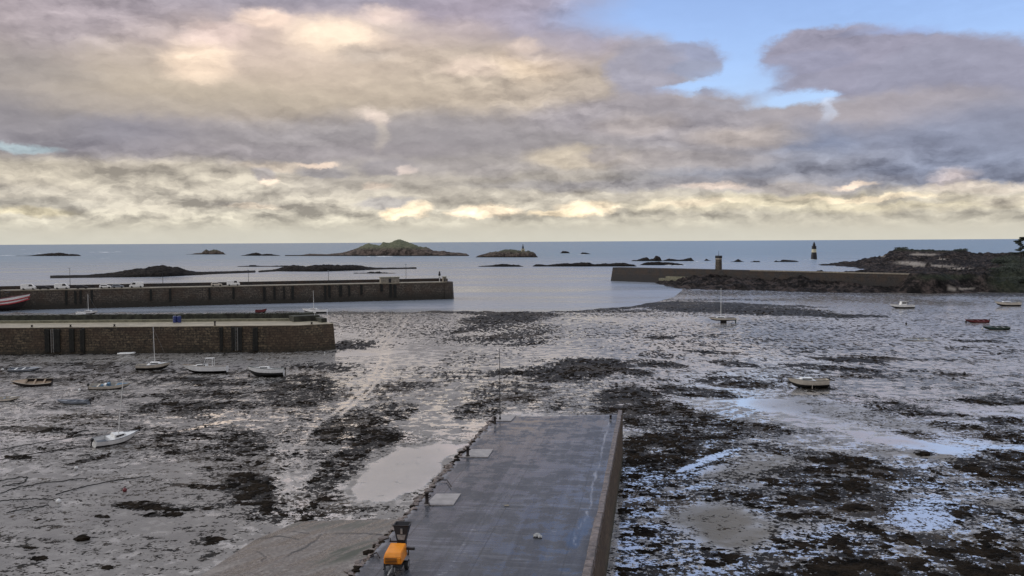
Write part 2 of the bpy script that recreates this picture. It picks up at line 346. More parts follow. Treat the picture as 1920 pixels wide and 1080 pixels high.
def vnoise(x, y):
    xi = np.floor(x).astype(int); yi = np.floor(y).astype(int); fx = x-xi; fy = y-yi
    fx = fx*fx*(3-2*fx); fy = fy*fy*(3-2*fy)
    g = lambda a, b: _tab[a & 255, b & 255]
    return (g(xi, yi)*(1-fx)+g(xi+1, yi)*fx)*(1-fy)+(g(xi, yi+1)*(1-fx)+g(xi+1, yi+1)*fx)*fy
def fbm(x, y, o=5, r=.55):
    s = 0; a = 1; t = 0
    for k in range(o):
        s = s+a*vnoise(x*2**k+17*k, y*2**k+31*k); t += a; a *= r
    return s/t
def ridged(x, y, o=5):
    s = 0; a = 1; t = 0
    for k in range(o):
        s = s+a*(1-np.abs(2*vnoise(x*2**k+17*k, y*2**k+31*k)-1)); t += a; a *= .55
    return s/t
def sstep(x, a, b):
    t = np.clip((x-a)/(b-a), 0, 1); return t*t*(3-2*t)
def ell(px, py, cx, cy, rx, ry, ang=0.0, soft=.5):
    c, s = math.cos(R(ang)), math.sin(R(ang)); dx = px-cx; dy = py-cy
    u = (dx*c+dy*s)/rx; v = (-dx*s+dy*c)/ry
    return 1-sstep(np.sqrt(u*u+v*v), 1-soft, 1+soft)
def seg_dist(px, py, pts, ysc=1.0):
    best = np.full(np.shape(px), 1e9)
    for (x0, y0), (x1, y1) in zip(pts, pts[1:]):
        dx, dy = x1-x0, (y1-y0)*ysc; L = dx*dx+dy*dy
        t = np.clip(((px-x0)*dx+(py-y0)*ysc*dy)/L, 0, 1)
        best = np.minimum(best, np.hypot(px-x0-t*dx, (py-y0)*ysc-t*dy))
    return best

# ------------------------------------------------------------------ sea
def sea_material():
    m = bpy.data.materials.new('sea_water'); m.use_nodes = True; T = NT(m.node_tree)
    b = T.n('ShaderNodeBsdfPrincipled'); o = T.n('ShaderNodeOutputMaterial'); T.nt.links.new(b.outputs[0], o.inputs[0])
    p = T.n('ShaderNodeNewGeometry').outputs['Position']; x, y, z = T.sep(p)
    open_ = T.ss(y, 480, 1500)                      # sheltered water near the piers, open sea beyond the reefs
    st = T.noise(T.v('MULTIPLY', p, (.35, 1.6, 1)), .012, 6, .6)
    c = T.mix(open_, (.22, .25, .285, 1), (.17, .25, .31, 1))
    c = T.mix(T.ss(st, .42, .6, 0, .6), c, (.30, .33, .40, 1))
    T.put(b.inputs['Base Color'], c)
    T.put(b.inputs['Roughness'], T.m('ADD', T.ss(y, 350, 1600, .2, .36), T.ss(st, .35, .65, -.06, .1)))
    b.inputs['IOR'].default_value = 1.33
    wv = T.noise(T.v('MULTIPLY', p, (.6, 1.0, 1)), .35, 5, .6)
    sw = T.noise(T.v('MULTIPLY', p, (.3, 1.0, 1)), .05, 4, .6)
    bn = T.n('ShaderNodeBump'); T.put(bn.inputs['Strength'], T.ss(y, 350, 1500, .25, 1.0)); bn.inputs['Distance'].default_value = 1.2
    T.put(bn.inputs['Height'], T.m('ADD', wv, T.m('MULTIPLY', sw, 2.0))); T.put(b.inputs['Normal'], bn.outputs[0])
    return m
SEA_Z = -.12
ys = [60, 300, 400, 600, 1000, 2000, 4000, 9000, 26000]; bm = bmesh.new(); prev = None
for yv in ys:
    row = [bm.verts.new((xv*max(1200, yv*1.2), yv, SEA_Z)) for xv in (-1, -.5, 0, .5, 1)]
    if prev:
        for a in range(4): bm.faces.new((prev[a], prev[a+1], row[a+1], row[a]))
    prev = row
struct(mesh_obj('sea', bm, sea_material()))

# ------------------------------------------------------------------ mud flats
SX = [-3000, 0, 640, 800, 1000, 1110, 1180, 1235, 1262, 1276, 1282, 3500]
SY = [587, 586, 583.5, 583, 583, 579, 573, 564, 555, 546, 532, 532]
WEED = [ # photo-measured seaweed beds: cx, cy, rx, ry, tilt, amount
 (240, 700, 330, 34, 0, .40), (420, 740, 160, 34, -6, .52), (350, 760, 130, 22, -4, .6), (560, 735, 90, 40, -8, .62), (500, 715, 90, 14, -5, .58), (180, 790, 200, 14, 0, .36), (60, 805, 80, 6, 0, .6), (400, 830, 130, 40, 0, .5), (460, 835, 50, 26, 0, .6),
 (300, 700, 24, 4, -5, .85), (360, 712, 70, 5, 0, .8), (200, 662, 220, 6, 0, .4), (30, 803, 40, 5, 0, .7), (35, 857, 26, 6, 0, .75), (160, 863, 45, 4, -12, .7),
 (470, 912, 62, 28, 0, .88), (275, 948, 62, 10, 0, .85), (310, 965, 40, 7, 0, .8), (385, 950, 110, 6, -4, .7), (370, 912, 60, 5, 3, .75), (440, 890, 70, 20, 0, .55), (390, 1015, 28, 9, -8, .75), (390, 1045, 24, 6, -15, .7), (460, 880, 90, 20, 0, .5),
 (155, 1011, 14, 4, -10, .95), (50, 1025, 20, 4, 0, .9), (72, 1046, 18, 3, -5, .95), (48, 1058, 18, 3, -12, .95), (202, 1065, 14, 3, -5, .95), (195, 968, 14, 2.4, 0, .9),
 (90, 960, 150, 60, 0, .12), (200, 1030, 200, 60, 0, .10),
 (660, 800, 75, 34, -8, .74), (700, 820, 60, 22, -10, .80), (640, 870, 60, 26, -25, .72), (610, 905, 55, 18, -20, .70), (560, 940, 100, 22, -5, .58), (600, 958, 120, 10, -3, .62), (520, 960, 80, 26, 0, .42), (740, 770, 45, 22, 0, .6), (560, 860, 90, 26, 0, .45),
 (660, 645, 45, 9, -4, .86), (745, 610, 130, 24, 0, .36), (730, 590, 130, 6, 0, .4), (640, 700, 60, 22, 0, .48), (600, 690, 60, 10, 0, .52), (735, 725, 45, 14, 0, .62), (690, 735, 70, 22, 0, .4),
 (860, 583, 70, 3, 0, .92), (960, 588, 95, 7, 2, 1.0), (940, 600, 85, 10, -2, .97), (880, 618, 40, 3.5, -8, .9), (905, 612, 50, 4, -8, .85), (975, 628, 75, 9, -8, .68), (950, 614, 110, 10, 0, .62), (900, 640, 90, 12, 0, .42), (1000, 640, 60, 7, -8, .6), (1180, 590, 190, 5, 0, .3),
 (800, 640, 100, 20, 0, .18), (830, 690, 90, 40, 0, .24), (790, 722, 60, 8, 0, .5), (870, 705, 50, 22, 0, .36),
 (1060, 582, 60, 2.5, -1, .9), (1150, 577, 60, 4.5, -3, .95), (1230, 571, 90, 5, -3, 1.0), (1330, 578, 120, 9, 1, 1.0), (1430, 583, 130, 8, 2, .98), (1530, 589, 100, 5, 3, .95), (1380, 571, 160, 3, 2, .85), (1620, 592, 50, 3, 2, .9), (1140, 584, 110, 3, 0, .7), (1330, 562, 160, 2, 0, .5),
 (1480, 548, 420, 4, 0, .4), (1650, 552, 300, 3, 0, .5), (1900, 552, 120, 5, 0, .7),
 (1100, 690, 90, 19, -2, .82), (1000, 700, 110, 16, -2, .62), (1180, 697, 50, 7, 6, .8), (1050, 708, 120, 9, 0, .6), (1210, 662, 70, 8, 6, .66), (1240, 634, 26, 4, 0, .8), (1235, 682, 55, 8, 5, .72), (1375, 683, 52, 6, 4, .8), (1340, 662, 60, 3, 3, .7), (1245, 683, 40, 4, 4, .85),
 (960, 730, 90, 34, -5, .46), (900, 770, 60, 20, -10, .56), (905, 760, 40, 8, 0, .66), (1010, 755, 100, 20, 0, .32), (1180, 745, 70, 20, 0, .74), (1300, 735, 90, 10, 5, .68), (1380, 716, 80, 12, 4, .64), (1320, 733, 60, 6, 4, .82), (1440, 710, 60, 10, 0, .5),
 (1215, 775, 110, 40, 10, .78), (1300, 800, 110, 34, 12, .70), (1240, 850, 95, 44, 0, .82), (1330, 855, 70, 26, -15, .62), (1400, 805, 90, 18, 8, .56), (1420, 830, 60, 16, 10, .5), (1190, 880, 40, 30, 0, .5),
 (1230, 925, 80, 34, 0, .38), (1290, 1010, 130, 70, 0, .36), (1230, 1000, 80, 60, 0, .42), (1400, 900, 100, 26, -8, .42), (1420, 920, 60, 8, -10, .7), (1355, 930, 60, 20, 0, .3),
 (1500, 850, 110, 14, 12, .66), (1590, 868, 100, 16, 10, .76), (1650, 885, 80, 16, 8, .8), (1560, 690, 110, 6, 4, .62), (1590, 674, 70, 4, 3, .88), (1660, 671, 40, 3, 2, .8), (1830, 640, 60, 2.5, 2, .9), (1760, 697, 60, 5, 3, .6), (1790, 703, 34, 2.6, 4, .8),
 (1660, 705, 110, 10, 5, .46), (1600, 745, 120, 16, 12, .42), (1680, 765, 90, 12, 8, .5), (1760, 775, 60, 5, 4, .7), (1860, 752, 90, 8, 3, .7), (1900, 745, 60, 14, 0, .55), (1720, 815, 50, 8, 6, .7), (1735, 850, 22, 6, 0, .9), (1840, 810, 110, 14, 10, .6), (1900, 800, 70, 20, 10, .6),
 (1500, 905, 90, 36, 8, .68), (1600, 935, 90, 40, 8, .76), (1560, 905, 110, 14, 10, .7), (1700, 895, 60, 14, 10, .6), (1860, 880, 90, 24, 12, .74), (1900, 860, 70, 16, 10, .7), (1690, 960, 90, 30, 0, .36), (1800, 930, 110, 14, 8, .5), (1850, 970, 90, 14, 8, .6),
 (1640, 1010, 120, 26, 6, .5), (1750, 1020, 70, 20, 8, .8), (1830, 1045, 110, 26, 6, .76), (1560, 1072, 180, 16, 0, .78), (1660, 1060, 90, 30, 6, .7), (1850, 1075, 120, 16, 0, .8), (1470, 985, 90, 26, 6, .5), (1500, 1030, 110, 20, 0, .34), (1530, 940, 60, 30, 0, .6), (1310, 1060, 120, 26, 0, .42),
 (1520, 640, 420, 44, 0, .27), (1700, 600, 300, 20, 0, .2), (1500, 700, 120, 24, 0, .32), (1820, 660, 160, 40, 0, .3), (1100, 640, 200, 26, 0, .2), (1300, 620, 140, 18, 0, .22)]
CLEAR = [(750, 888, 88, 42, -24, 1), (700, 905, 55, 30, -28, 1), (800, 850, 60, 18, -10, .9), (820, 800, 40, 50, -20, .5), (770, 668, 75, 20, -4, .9), (690, 660, 70, 6, -3, 1), (1110, 655, 120, 14, 0, .7), (1355, 985, 92, 42, 5, .86), (1430, 870, 60, 12, -16, .6),
 (1530, 790, 110, 14, 8, .55), (1450, 760, 80, 12, 4, .7), (1700, 830, 110, 9, 10, .8), (1500, 835, 60, 9, 0, .4), (1330, 862, 70, 6, -20, .9), (1730, 975, 60, 22, 0, .7), (1640, 730, 80, 12, 0, .6), (1780, 690, 110, 9, 4, .6), (1560, 800, 120, 14, 10, .4), (1340, 880, 30, 6, -12, .8)]
POOL = [(750, 888, 92, 44, -24, .8), (705, 905, 50, 30, -28, .8), (805, 850, 60, 16, -10, .8), (690, 662, 75, 5, -3, 1), (700, 652, 70, 9, -8, .6), (640, 586, 260, 3, 0, .8), (1200, 893, 48, 20, 0, 1), (1190, 950, 30, 18, 0, .7), (1330, 862, 70, 8, -20, .9), (1530, 790, 130, 18, 8, .62), (1450, 760, 80, 14, 4, .9), (1250, 750, 50, 10, 10, .6),
 (1700, 830, 130, 12, 10, .7), (1500, 835, 120, 12, 6, .6), (1730, 965, 90, 34, 0, .9), (1870, 840, 90, 14, 8, .6), (1516, 734, 46, 9, 0, .8), (1150, 620, 220, 14, 0, .4), (1700, 900, 90, 12, 8, .8), (1560, 1000, 120, 20, 0, .7), (1260, 1020, 140, 50, 0, .5), (1330, 880, 60, 8, -12, .9),
 (660, 795, 8, 3, 0, 1), (640, 820, 26, 4, -4, 1), (690, 827, 12, 2.4, -15, 1), (380, 800, 90, 2.5, -11, 1), (760, 825, 26, 5, 0, .9), (1320, 865, 60, 5, -22, 1)]
TRACKS = [[(768, 590), (755, 612), (742, 630), (722, 645), (716, 655)], [(752, 592), (742, 612), (722, 634), (705, 648)], [(716, 655), (712, 680), (700, 705), (680, 730), (655, 750), (628, 772)], [(730, 655), (728, 680), (715, 705), (690, 735), (665, 755), (640, 778)], [(628, 772), (590, 800), (550, 840), (538, 880), (546, 930), (540, 975)]]
def mud_fields(px, py):
    pw = px+14*(fbm(px/70, py/14, 3)-.5); qw = py+5*(fbm(px/60+9, py/12, 3)-.5)
    weed = np.full(px.shape, .17)-.10*sstep(px, 760, 900)*(1-sstep(py, 700, 800))
    for c in WEED: weed = np.maximum(weed, c[5]*ell(pw, qw, *c[:5], soft=.35))
    weed = np.maximum(weed, .3*(px < 640)*sstep(py, 640, 670)*(1-sstep(py, 850, 880)))
    weed = np.maximum(weed, .44*(px > 1160)*sstep(py, 830, 880)); weed = np.maximum(weed, .22*sstep(px, 900, 1100)*sstep(py, 610, 680))
    weed = weed+(.16+.5*weed*(1-weed))*(2*fbm(px/95+2, py/7.5, 4, .6)-1)*1.6*sstep(py, 560, 640)
    weed = np.clip(weed, 0, .84+.16*(1-sstep(py, 640, 700)))
    for c in CLEAR: weed = weed*(1-c[5]*.92*ell(pw, qw, *c[:5], soft=.18))
    pool = np.zeros(px.shape)
    for c in POOL: pool = np.maximum(pool, c[5]*ell(pw, qw, *c[:5], soft=.2))
    sand = np.zeros(px.shape); pw = px+70*(fbm(px/50+4, py/14, 4)-.5); qw = py+22*(fbm(px/50+1, py/14+8, 4)-.5)
    for c in [(740, 890, 100, 50, -24, .34), (1350, 985, 80, 38, 8, 1), (1400, 1010, 50, 22, -20, .9), (1300, 965, 40, 14, 0, .8), (1420, 880, 90, 20, -10, .7), (1560, 770, 120, 22, 10, .5), (1700, 800, 80, 10, 0, .5), (1780, 858, 130, 6, 6, .9), (340, 655, 330, 6, 0, .8), (1880, 945, 60, 10, 8, .8), (1480, 985, 60, 14, 5, .6)]:
        sand = np.maximum(sand, c[5]*ell(pw, qw, *c[:5], soft=.5))
    trk = np.zeros(px.shape)
    for t in TRACKS:
        wd = 1.3+(py-590)*.008
        trk = np.maximum(trk, (1-sstep(seg_dist(px+3*(fbm(px/9, py/6, 3)-.5), py, t), wd*.6, wd*1.7))*(.8 if py.min() > 0 and t[0][0] != 628 else .35))
    churn = ell(px, py, 545, 910, 34, 90, -4, soft=.5)+.8*ell(px, py, 700, 690, 50, 60, 25, soft=.6)+.6*ell(px, py, 700, 615, 110, 30, 0, soft=.5)
    trk = np.clip(np.maximum(trk, .55*churn*(fbm(px/7, py/5, 4, .7)-.38)*4), 0, 1)
    global SHEEN
    SHEEN = .42+.5*sstep(px, 1040, 1240)+.25*ell(px, py, 800, 700, 190, 150, 0, soft=.6)
    SHEEN = SHEEN*(1-.72*ell(px, py, 130, 1010, 330, 150, 0, soft=.5)); SHEEN = np.clip(SHEEN+.5*(fbm(px/120+7, py/20, 4)-.5), .05, 1)
    return weed*(1-trk), pool, sand, trk
def mud_material():
    m = bpy.data.materials.new('wet_mud'); m.use_nodes = True; T = NT(m.node_tree)
    b = T.n('ShaderNodeBsdfPrincipled'); o = T.n('ShaderNodeOutputMaterial'); T.nt.links.new(b.outputs[0], o.inputs[0])
    p = T.n('ShaderNodeNewGeometry').outputs['Position']
    weed, pool, sand, trk = (T.attr(a) for a in ('weed', 'pool', 'sand', 'track'))
    pn = T.v('ADD', p, T.v('MULTIPLY', T.v('SUBTRACT', T.noise(p, .8, 3, col=True), (.5, .5, .5)), (.8, .8, 0)))
    clump = T.noise(pn, .33, 5, .6)
    yv = T.sep(p)[1]; far_ = T.ss(yv, 80, 230)
    n_near = T.m('ADD', T.m('MULTIPLY', T.noise(pn, 1.3, 3, .6), .5), T.m('MULTIPLY', T.noise(T.v('MULTIPLY', p, (1, 1.15, 1)), 3.2, 3, .6), .5))
    n_far = T.m('ADD', T.m('MULTIPLY', T.noise(T.v('MULTIPLY', pn, (1, .40, 1)), .75, 3, .6), .5), T.m('MULTIPLY', T.noise(T.v('MULTIPLY', p, (1, .22, 1)), 1.9, 3, .6), .5))
    fine = T.m('ADD', T.m('MULTIPLY', n_near, T.m('SUBTRACT', 1.0, far_)), T.m('MULTIPLY', n_far, far_))
    med = fine
    val = T.m('ADD', T.m('MULTIPLY', clump, .16), T.m('MULTIPLY', fine, .84))
    val = T.ss(val, .37, .63, 0, 1, True)
    thr = T.m('ADD', T.ss(weed, 0, 1, .76, .17, True), T.ss(weed, .02, .12, .3, 0))
    wm = T.ss(T.m('SUBTRACT', val, thr), -.015, .02)
    # mud colour
    mc = T.ramp(T.m('ADD', T.m('MULTIPLY', T.noise(p, .13, 5, .65), .5), T.m('MULTIPLY', T.noise(T.v('MULTIPLY', p, (1, .6, 1)), .9, 5, .7), .5)), [(.36, (.055, .05, .046)), (.52, (.12, .11, .10)), (.66, (.22, .205, .19))])
    mc = T.mix(T.ss(T.m('ADD', T.m('MULTIPLY', fine, .5), T.m('MULTIPLY', med, .5)), .44, .62, 0, T.ss(T.noise(p, .05, 4, .6), .4, .6, .15, .75)), mc, (.07, .062, .056, 1))
    mc = T.mix(T.m('MULTIPLY', sand, .9), mc, (.15, .13, .10, 1))
    mc = T.mix(trk, mc, T.mix(.85, mc, (.50, .47, .43, 1)))
    wc = T.ramp(T.noise(p, 1.7, 5, .7), [(.42, (.0025, .002, .002)), (.54, (.009, .007, .005)), (.70, (.05, .035, .024))])
    wc = T.mix(T.ss(T.noise(p, .07, 4, .6), .5, .62, 0, .55), wc, T.ramp(fine, [(.36, (.006, .005, .004)), (.5, (.05, .038, .027)), (.62, (.13, .10, .07))]))
    # wetness
    bigz = T.noise(T.v('MULTIPLY', p, (1, .45, 1)), .035, 4, .6)
    film = T.m('ADD', T.noise(p, .5, 6, .7), T.m('MULTIPLY', T.m('SUBTRACT', bigz, .5), .45))
    pm = T.m('MAXIMUM', T.ss(T.m('ADD', pool, T.m('MULTIPLY', T.m('SUBTRACT', film, .5), 1.6)), .42, .62), T.m('MULTIPLY', T.ss(T.m('ADD', film, T.m('MULTIPLY', T.m('SUBTRACT', T.attr('sheen'), .6), .08)), .485, .53, 0, .95), T.ss(T.attr('sheen'), .05, .6, .12, 1)))
    pm = T.m('MAXIMUM', pm, T.m('MULTIPLY', trk, .9))
    pm = T.m('MULTIPLY', pm, T.m('SUBTRACT', 1.0, T.m('MULTIPLY', wm, .95)))
    pm = T.m('MULTIPLY', pm, T.m('SUBTRACT', 1.0, T.m('MULTIPLY', sand, .9)))
    rough = T.m('SUBTRACT', .33, T.m('MULTIPLY', pm, .26))
    rough = T.m('ADD', rough, T.m('ADD', T.m('MULTIPLY', wm, .34), T.m('MULTIPLY', sand, .2)))
    T.put(b.inputs['Roughness'], rough)
    dry = T.m('SUBTRACT', 1.0, T.m('MAXIMUM', wm, T.m('MULTIPLY', sand, .8)))
    T.put(b.inputs['Metallic'], T.m('MULTIPLY', dry, T.m('ADD', T.m('ADD', .13, T.m('MULTIPLY', trk, .25)), T.m('MULTIPLY', T.m('MULTIPLY', pm, .54), T.m('ADD', .55, T.m('MULTIPLY', T.attr('sheen'), .45))))))
    T.put(b.inputs['IOR'], T.m('ADD', 1.3, T.m('MULTIPLY', dry, .6)))
    T.put(b.inputs['Base Color'], T.mix(T.m('MULTIPLY', dry, T.m('ADD', .10, T.m('MULTIPLY', pm, .80))), T.mix(wm, mc, wc), (.80, .765, .735, 1)))
    rip = T.noise(T.v('MULTIPLY', p, (.7, 1.3, 1)), 3.4, 4, .65)
    h = T.m('ADD', T.m('MULTIPLY', T.m('MULTIPLY', rip, T.ss(yv, 110, 230, .34, .10)), T.m('SUBTRACT', 1.0, pm)), T.m('ADD', T.m('MULTIPLY', wm, .5), T.m('MULTIPLY', T.m('MULTIPLY', fine, wm), .8)))
    bn = T.n('ShaderNodeBump'); bn.inputs['Strength'].default_value = 1; bn.inputs['Distance'].default_value = .22
    T.put(bn.inputs['Height'], h); T.put(b.inputs['Normal'], bn.outputs[0])
    return m
M['mud'] = mud_material()
rows = np.concatenate([np.arange(524, 640, 1.1), np.arange(640, 1100, 1.9), np.arange(1100, 1500, 14), [1700, 2200, 3400]])
cols = np.concatenate([np.arange(-1500, -60, 30), np.arange(-60, 1980, 2.7), np.arange(1980, 3400, 30)])
PX, PY = np.meshgrid(cols, rows)
W = P(PX, PY, 0.0)
weed, pool, sand, trk = mud_fields(PX, PY); sheen = SHEEN
S = np.interp(PX, SX, SY) + 7*(fbm(PX/38, PX*0+2, 5, .65)-.5)
W[..., 2] = -.9*(1-sstep(PY, S-4, S+2)) + .04*(fbm(W[..., 0]/6, W[..., 1]/6, 3)-.5)*(PY > S)
W[..., 2] = np.where(PY < S-6, -2.0, W[..., 2])
struct(np_mesh('mud_flat', W.reshape(-1, 3), grid_faces(*PX.shape), M['mud'], dict(weed=weed, pool=pool, sand=sand, track=trk, sheen=sheen)))
bm = bmesh.new(); bx(bm, -700, 700, -400, 26, -.6, -.03); struct(mesh_obj('shore_ground', bm, M['mud']))

# seaweed clumps lying on the mud (one mass nobody could count)
def clump_mesh(name, N, m):
    n = 0; Vs = []; Fs = []; base = 0
    th = np.linspace(0, 2*np.pi, 7)[:-1]
    while n < N:
        py = 575+ (rng.random(60000)**.8)*520; px = rng.random(60000)*2050-60
        w_, _, s_, t_ = mud_fields(px, py)
        Pw = P(px, py, 0.0)
        patch = fbm(Pw[:, 0]/1.5, Pw[:, 1]/1.9, 4, .7)
        S_ = np.interp(px, SX, SY)
        keep = (w_ > .34) & (py > S_+2) & (patch > .80-.36*w_) & (rng.random(60000) < w_) & (s_ < .4) & (t_ < .3)
        keep &= ~((px > 640) & (px < 1175) & (py > 775) & (px > 1227-.905*(py-451)) & (px < 1166-.13*(py-835)))
        pts = Pw[keep]
        for q in pts[:N-n]:
            d = q[1]; sc = random.uniform(.06, .20)*(1+d/260)
            a = random.random()*6.28; ex = sc*random.uniform(1, 2.2); ey = sc*random.uniform(.6, 1.1); hh = sc*random.uniform(.25, .5)
            k1 = 1+rng.uniform(-.35, .35, 6); k2 = .55+rng.uniform(-.2, .2, 6)
            lx = ex*k1*np.cos(th); ly = ey*k1*np.sin(th)
            r0 = np.stack([lx*math.cos(a)-ly*math.sin(a), lx*math.sin(a)+ly*math.cos(a), np.full(6, -.03)], -1)
            r1 = r0*np.stack([k2, k2, np.ones(6)], -1); r1[:, 2] = hh*rng.uniform(.6, 1.1, 6)
            Vs.append(np.concatenate([r0, r1, [[0, 0, hh]]])+q)
            for i in range(6):
                j = (i+1) % 6
                Fs.append((base+i, base+j, base+6+j)); Fs.append((base+i, base+6+j, base+6+i)); Fs.append((base+6+i, base+6+j, base+12))
            base += 13; n += 1
    o = np_mesh(name, np.concatenate(Vs), np.array(Fs), m, smooth=False); o['kind'] = 'stuff'
    tag(o, 'dark seaweed clumps lying all over the wet mud', 'seaweed'); return o
M['weed'] = mat('seaweed', (.026, .019, .013), .9, .4, .5, col2=(.002, .002, .0018), ior=1.15)
clump_mesh('seaweed', 18000, M['weed'])

# ------------------------------------------------------------------ near quay
QZ = 5.0
LF, LN = P(928, 783, QZ), P(660, 1080, QZ)       # left edge far / near
RF, RN = P(1166, 777, QZ), P(1120, 1025, QZ)     # outer right edge far / near
qd = Vector((RN-RF)[:2]).normalized(); lt = Vector((LN-LF)[:2]).normalized()
def along(a, d, t): return (a[0]+d.x*t, a[1]+d.y*t)
LB = along(LF, lt, 92); RB = along(RF, qd, 92)
quay = thing('quay', 'wet grey concrete quay with low kerb wall running out from the foreground', 'quay')
bm = bmesh.new()
qpts = [(LF[0], LF[1]), LB, RB, (RF[0], RF[1])]
prism(bm, [(p[0]+(.12 if i > 1 else -.1), p[1]) for i, p in enumerate(qpts)], -.5, QZ-.01, .12)
mesh_obj('wall', bm, M['quay_wall'], quay)
def quay_material():
    m = bpy.data.materials.new('wet_quay_concrete'); m.use_nodes = True; T = NT(m.node_tree)
    b = T.n('ShaderNodeBsdfPrincipled'); o = T.n('ShaderNodeOutputMaterial'); T.nt.links.new(b.outputs[0], o.inputs[0])
    p = T.n('ShaderNodeNewGeometry').outputs['Position']
    ang = math.atan2(-qd.x, -qd.y)
    rt = T.n('ShaderNodeVectorRotate', rotation_type='Z_AXIS'); T.put(rt.inputs['Vector'], p); rt.inputs['Angle'].default_value = ang
    q = rt.outputs[0]
    pud, pale = T.attr('puddle'), T.attr('pale')
    lane = T.noise(T.v('MULTIPLY', q, (1.0, .045, 1)), .9, 5, .6)
    cross = T.noise(T.v('MULTIPLY', q, (.2, 2.2, 1)), .9, 5, .65)
    fine = T.noise(q, 5.0, 5, .65); mid = T.noise(q, .7, 6, .6)
    c = T.ramp(T.m('ADD', T.m('MULTIPLY', lane, .5), T.m('MULTIPLY', mid, .5)), [(.38, (.030, .032, .039)), (.62, (.078, .082, .094))])
    c = T.mix(T.ss(cross, .52, .68, 0, .6), c, (.15, .155, .18, 1))
    c = T.mix(T.ss(fine, .6, .75, 0, .5), c, (.2, .2, .21, 1))
    c = T.mix(T.ss(T.m('ADD', T.m('MULTIPLY', T.noise(T.v('MULTIPLY', q, (.5, 1.6, 1)), 1.6, 4, .7), .6), T.m('MULTIPLY', lane, .4)), .60, .66, 0, .8), c, (.28, .28, .30, 1))
    c = T.mix(T.ss(T.noise(T.v('MULTIPLY', q, (1.0, .02, 1)), 1.7, 3, .6), .54, .62, 0, .5), c, (.03, .032, .04, 1))
    c = T.mix(pale, c, T.ramp(fine, [(.3, (.2, .2, .21)), (.7, (.42, .42, .44))]))
    br = T.n('ShaderNodeTexBrick'); T.put(br.inputs['Vector'], q); br.inputs['Scale'].default_value = 1
    br.inputs['Brick Width'].default_value = 5.2; br.inputs['Row Height'].default_value = 5.6; br.inputs['Mortar Size'].default_value = .05; br.offset = 0
    c = T.mix(T.m('MULTIPLY', br.outputs['Fac'], .75), c, (.025, .026, .028, 1))
    T.put(b.inputs['Base Color'], c)
    wet = T.m('MAXIMUM', pud, T.ss(T.m('ADD', mid, T.m('MULTIPLY', lane, .3)), .62, .70, 0, .8))
    T.put(b.inputs['Roughness'], T.m('SUBTRACT', T.ss(fine, .3, .7, .3, .46), T.m('MULTIPLY', wet, .26)))
    b.inputs['IOR'].default_value = 1.5
    bn = T.n('ShaderNodeBump'); T.put(bn.inputs['Strength'], T.m('SUBTRACT', .5, T.m('MULTIPLY', wet, .45))); bn.inputs['Distance'].default_value = .03
    T.put(bn.inputs['Height'], T.m('ADD', fine, T.m('MULTIPLY', cross, 1.2))); T.put(b.inputs['Normal'], bn.outputs[0])
    return m
nr, nc = 260, 150; V = np.zeros((nr, nc, 3))
tt = np.linspace(0, 1, nr)**1.0; ss_ = np.linspace(0, 1, nc)
A0, A1 = np.array([LF[0], LF[1]]), np.array(LB); B0, B1 = np.array([RF[0], RF[1]]), np.array(RB)
Lp = A0+(A1-A0)*tt[:, None]; Rp = B0+(B1-B0)*tt[:, None]
V[..., :2] = Lp[:, None]*(1-ss_[None, :, None])+Rp[:, None]*ss_[None, :, None]
V[:, 0, 0] += .25*(fbm(V[:, 0, 1]*1.3, V[:, 0, 1]*0+3, 3)-.3)
V[..., 2] = QZ+.012
px, py = PIX(V)
wx = px+5*(fbm(px/14, py/8, 3)-.5)*2; wy = py+2.5*(fbm(px/14+5, py/8, 3)-.5)*2
pud = np.zeros(px.shape); pale = np.zeros(px.shape)
for c in [(1108, 848, 12, 2.5, 0), (1104, 843, 12, 1.2, 0), (980, 803, 32, 3, 5), (1000, 790, 60, 2, 0), (1080, 927, 18, 2.5, 0), (1095, 985, 14, 22, 20), (1075, 1010, 16, 20, 10), (952, 829, 8, 1.6, 10), (1100, 800, 12, 3, 0), (1130, 795, 12, 7, 10), (1048, 798, 9, 1.2, 0), (900, 785, 60, 2, -5)]:
    pud = np.maximum(pud, ell(wx, wy, *c, soft=.25))
for t, wd in [([(1143, 795), (1136, 815), (1128, 850), (1121, 880), (1113, 905)], 2.0), ([(1112, 905), (1108, 940), (1100, 968), (1085, 990), (1075, 1010), (1080, 1022)], 2.2), ([(928, 781), (1145, 779)], 1.3), ([(912, 797), (935, 800), (905, 812), (890, 824)], 3)]:
    d = seg_dist(wx, wy, t); pale = np.maximum(pale, np.clip(2.6*(fbm(px/9, py/12, 4)-.42), 0, .8)*(1-sstep(d, wd*.3, wd*1.3))); pud = np.maximum(pud, .8*(1-sstep(d, wd*.3, wd)))
ledge_d = seg_dist(px, py, [(928, 783), (660, 1080)])
pale = np.maximum(pale, .5*(1-sstep(ledge_d+6*(fbm(px/10, py/6, 3)-.5), 2, 9)))
np_mesh('deck', V.reshape(-1, 3), grid_faces(nr, nc), quay_material(), dict(puddle=pud, pale=pale)).parent = quay
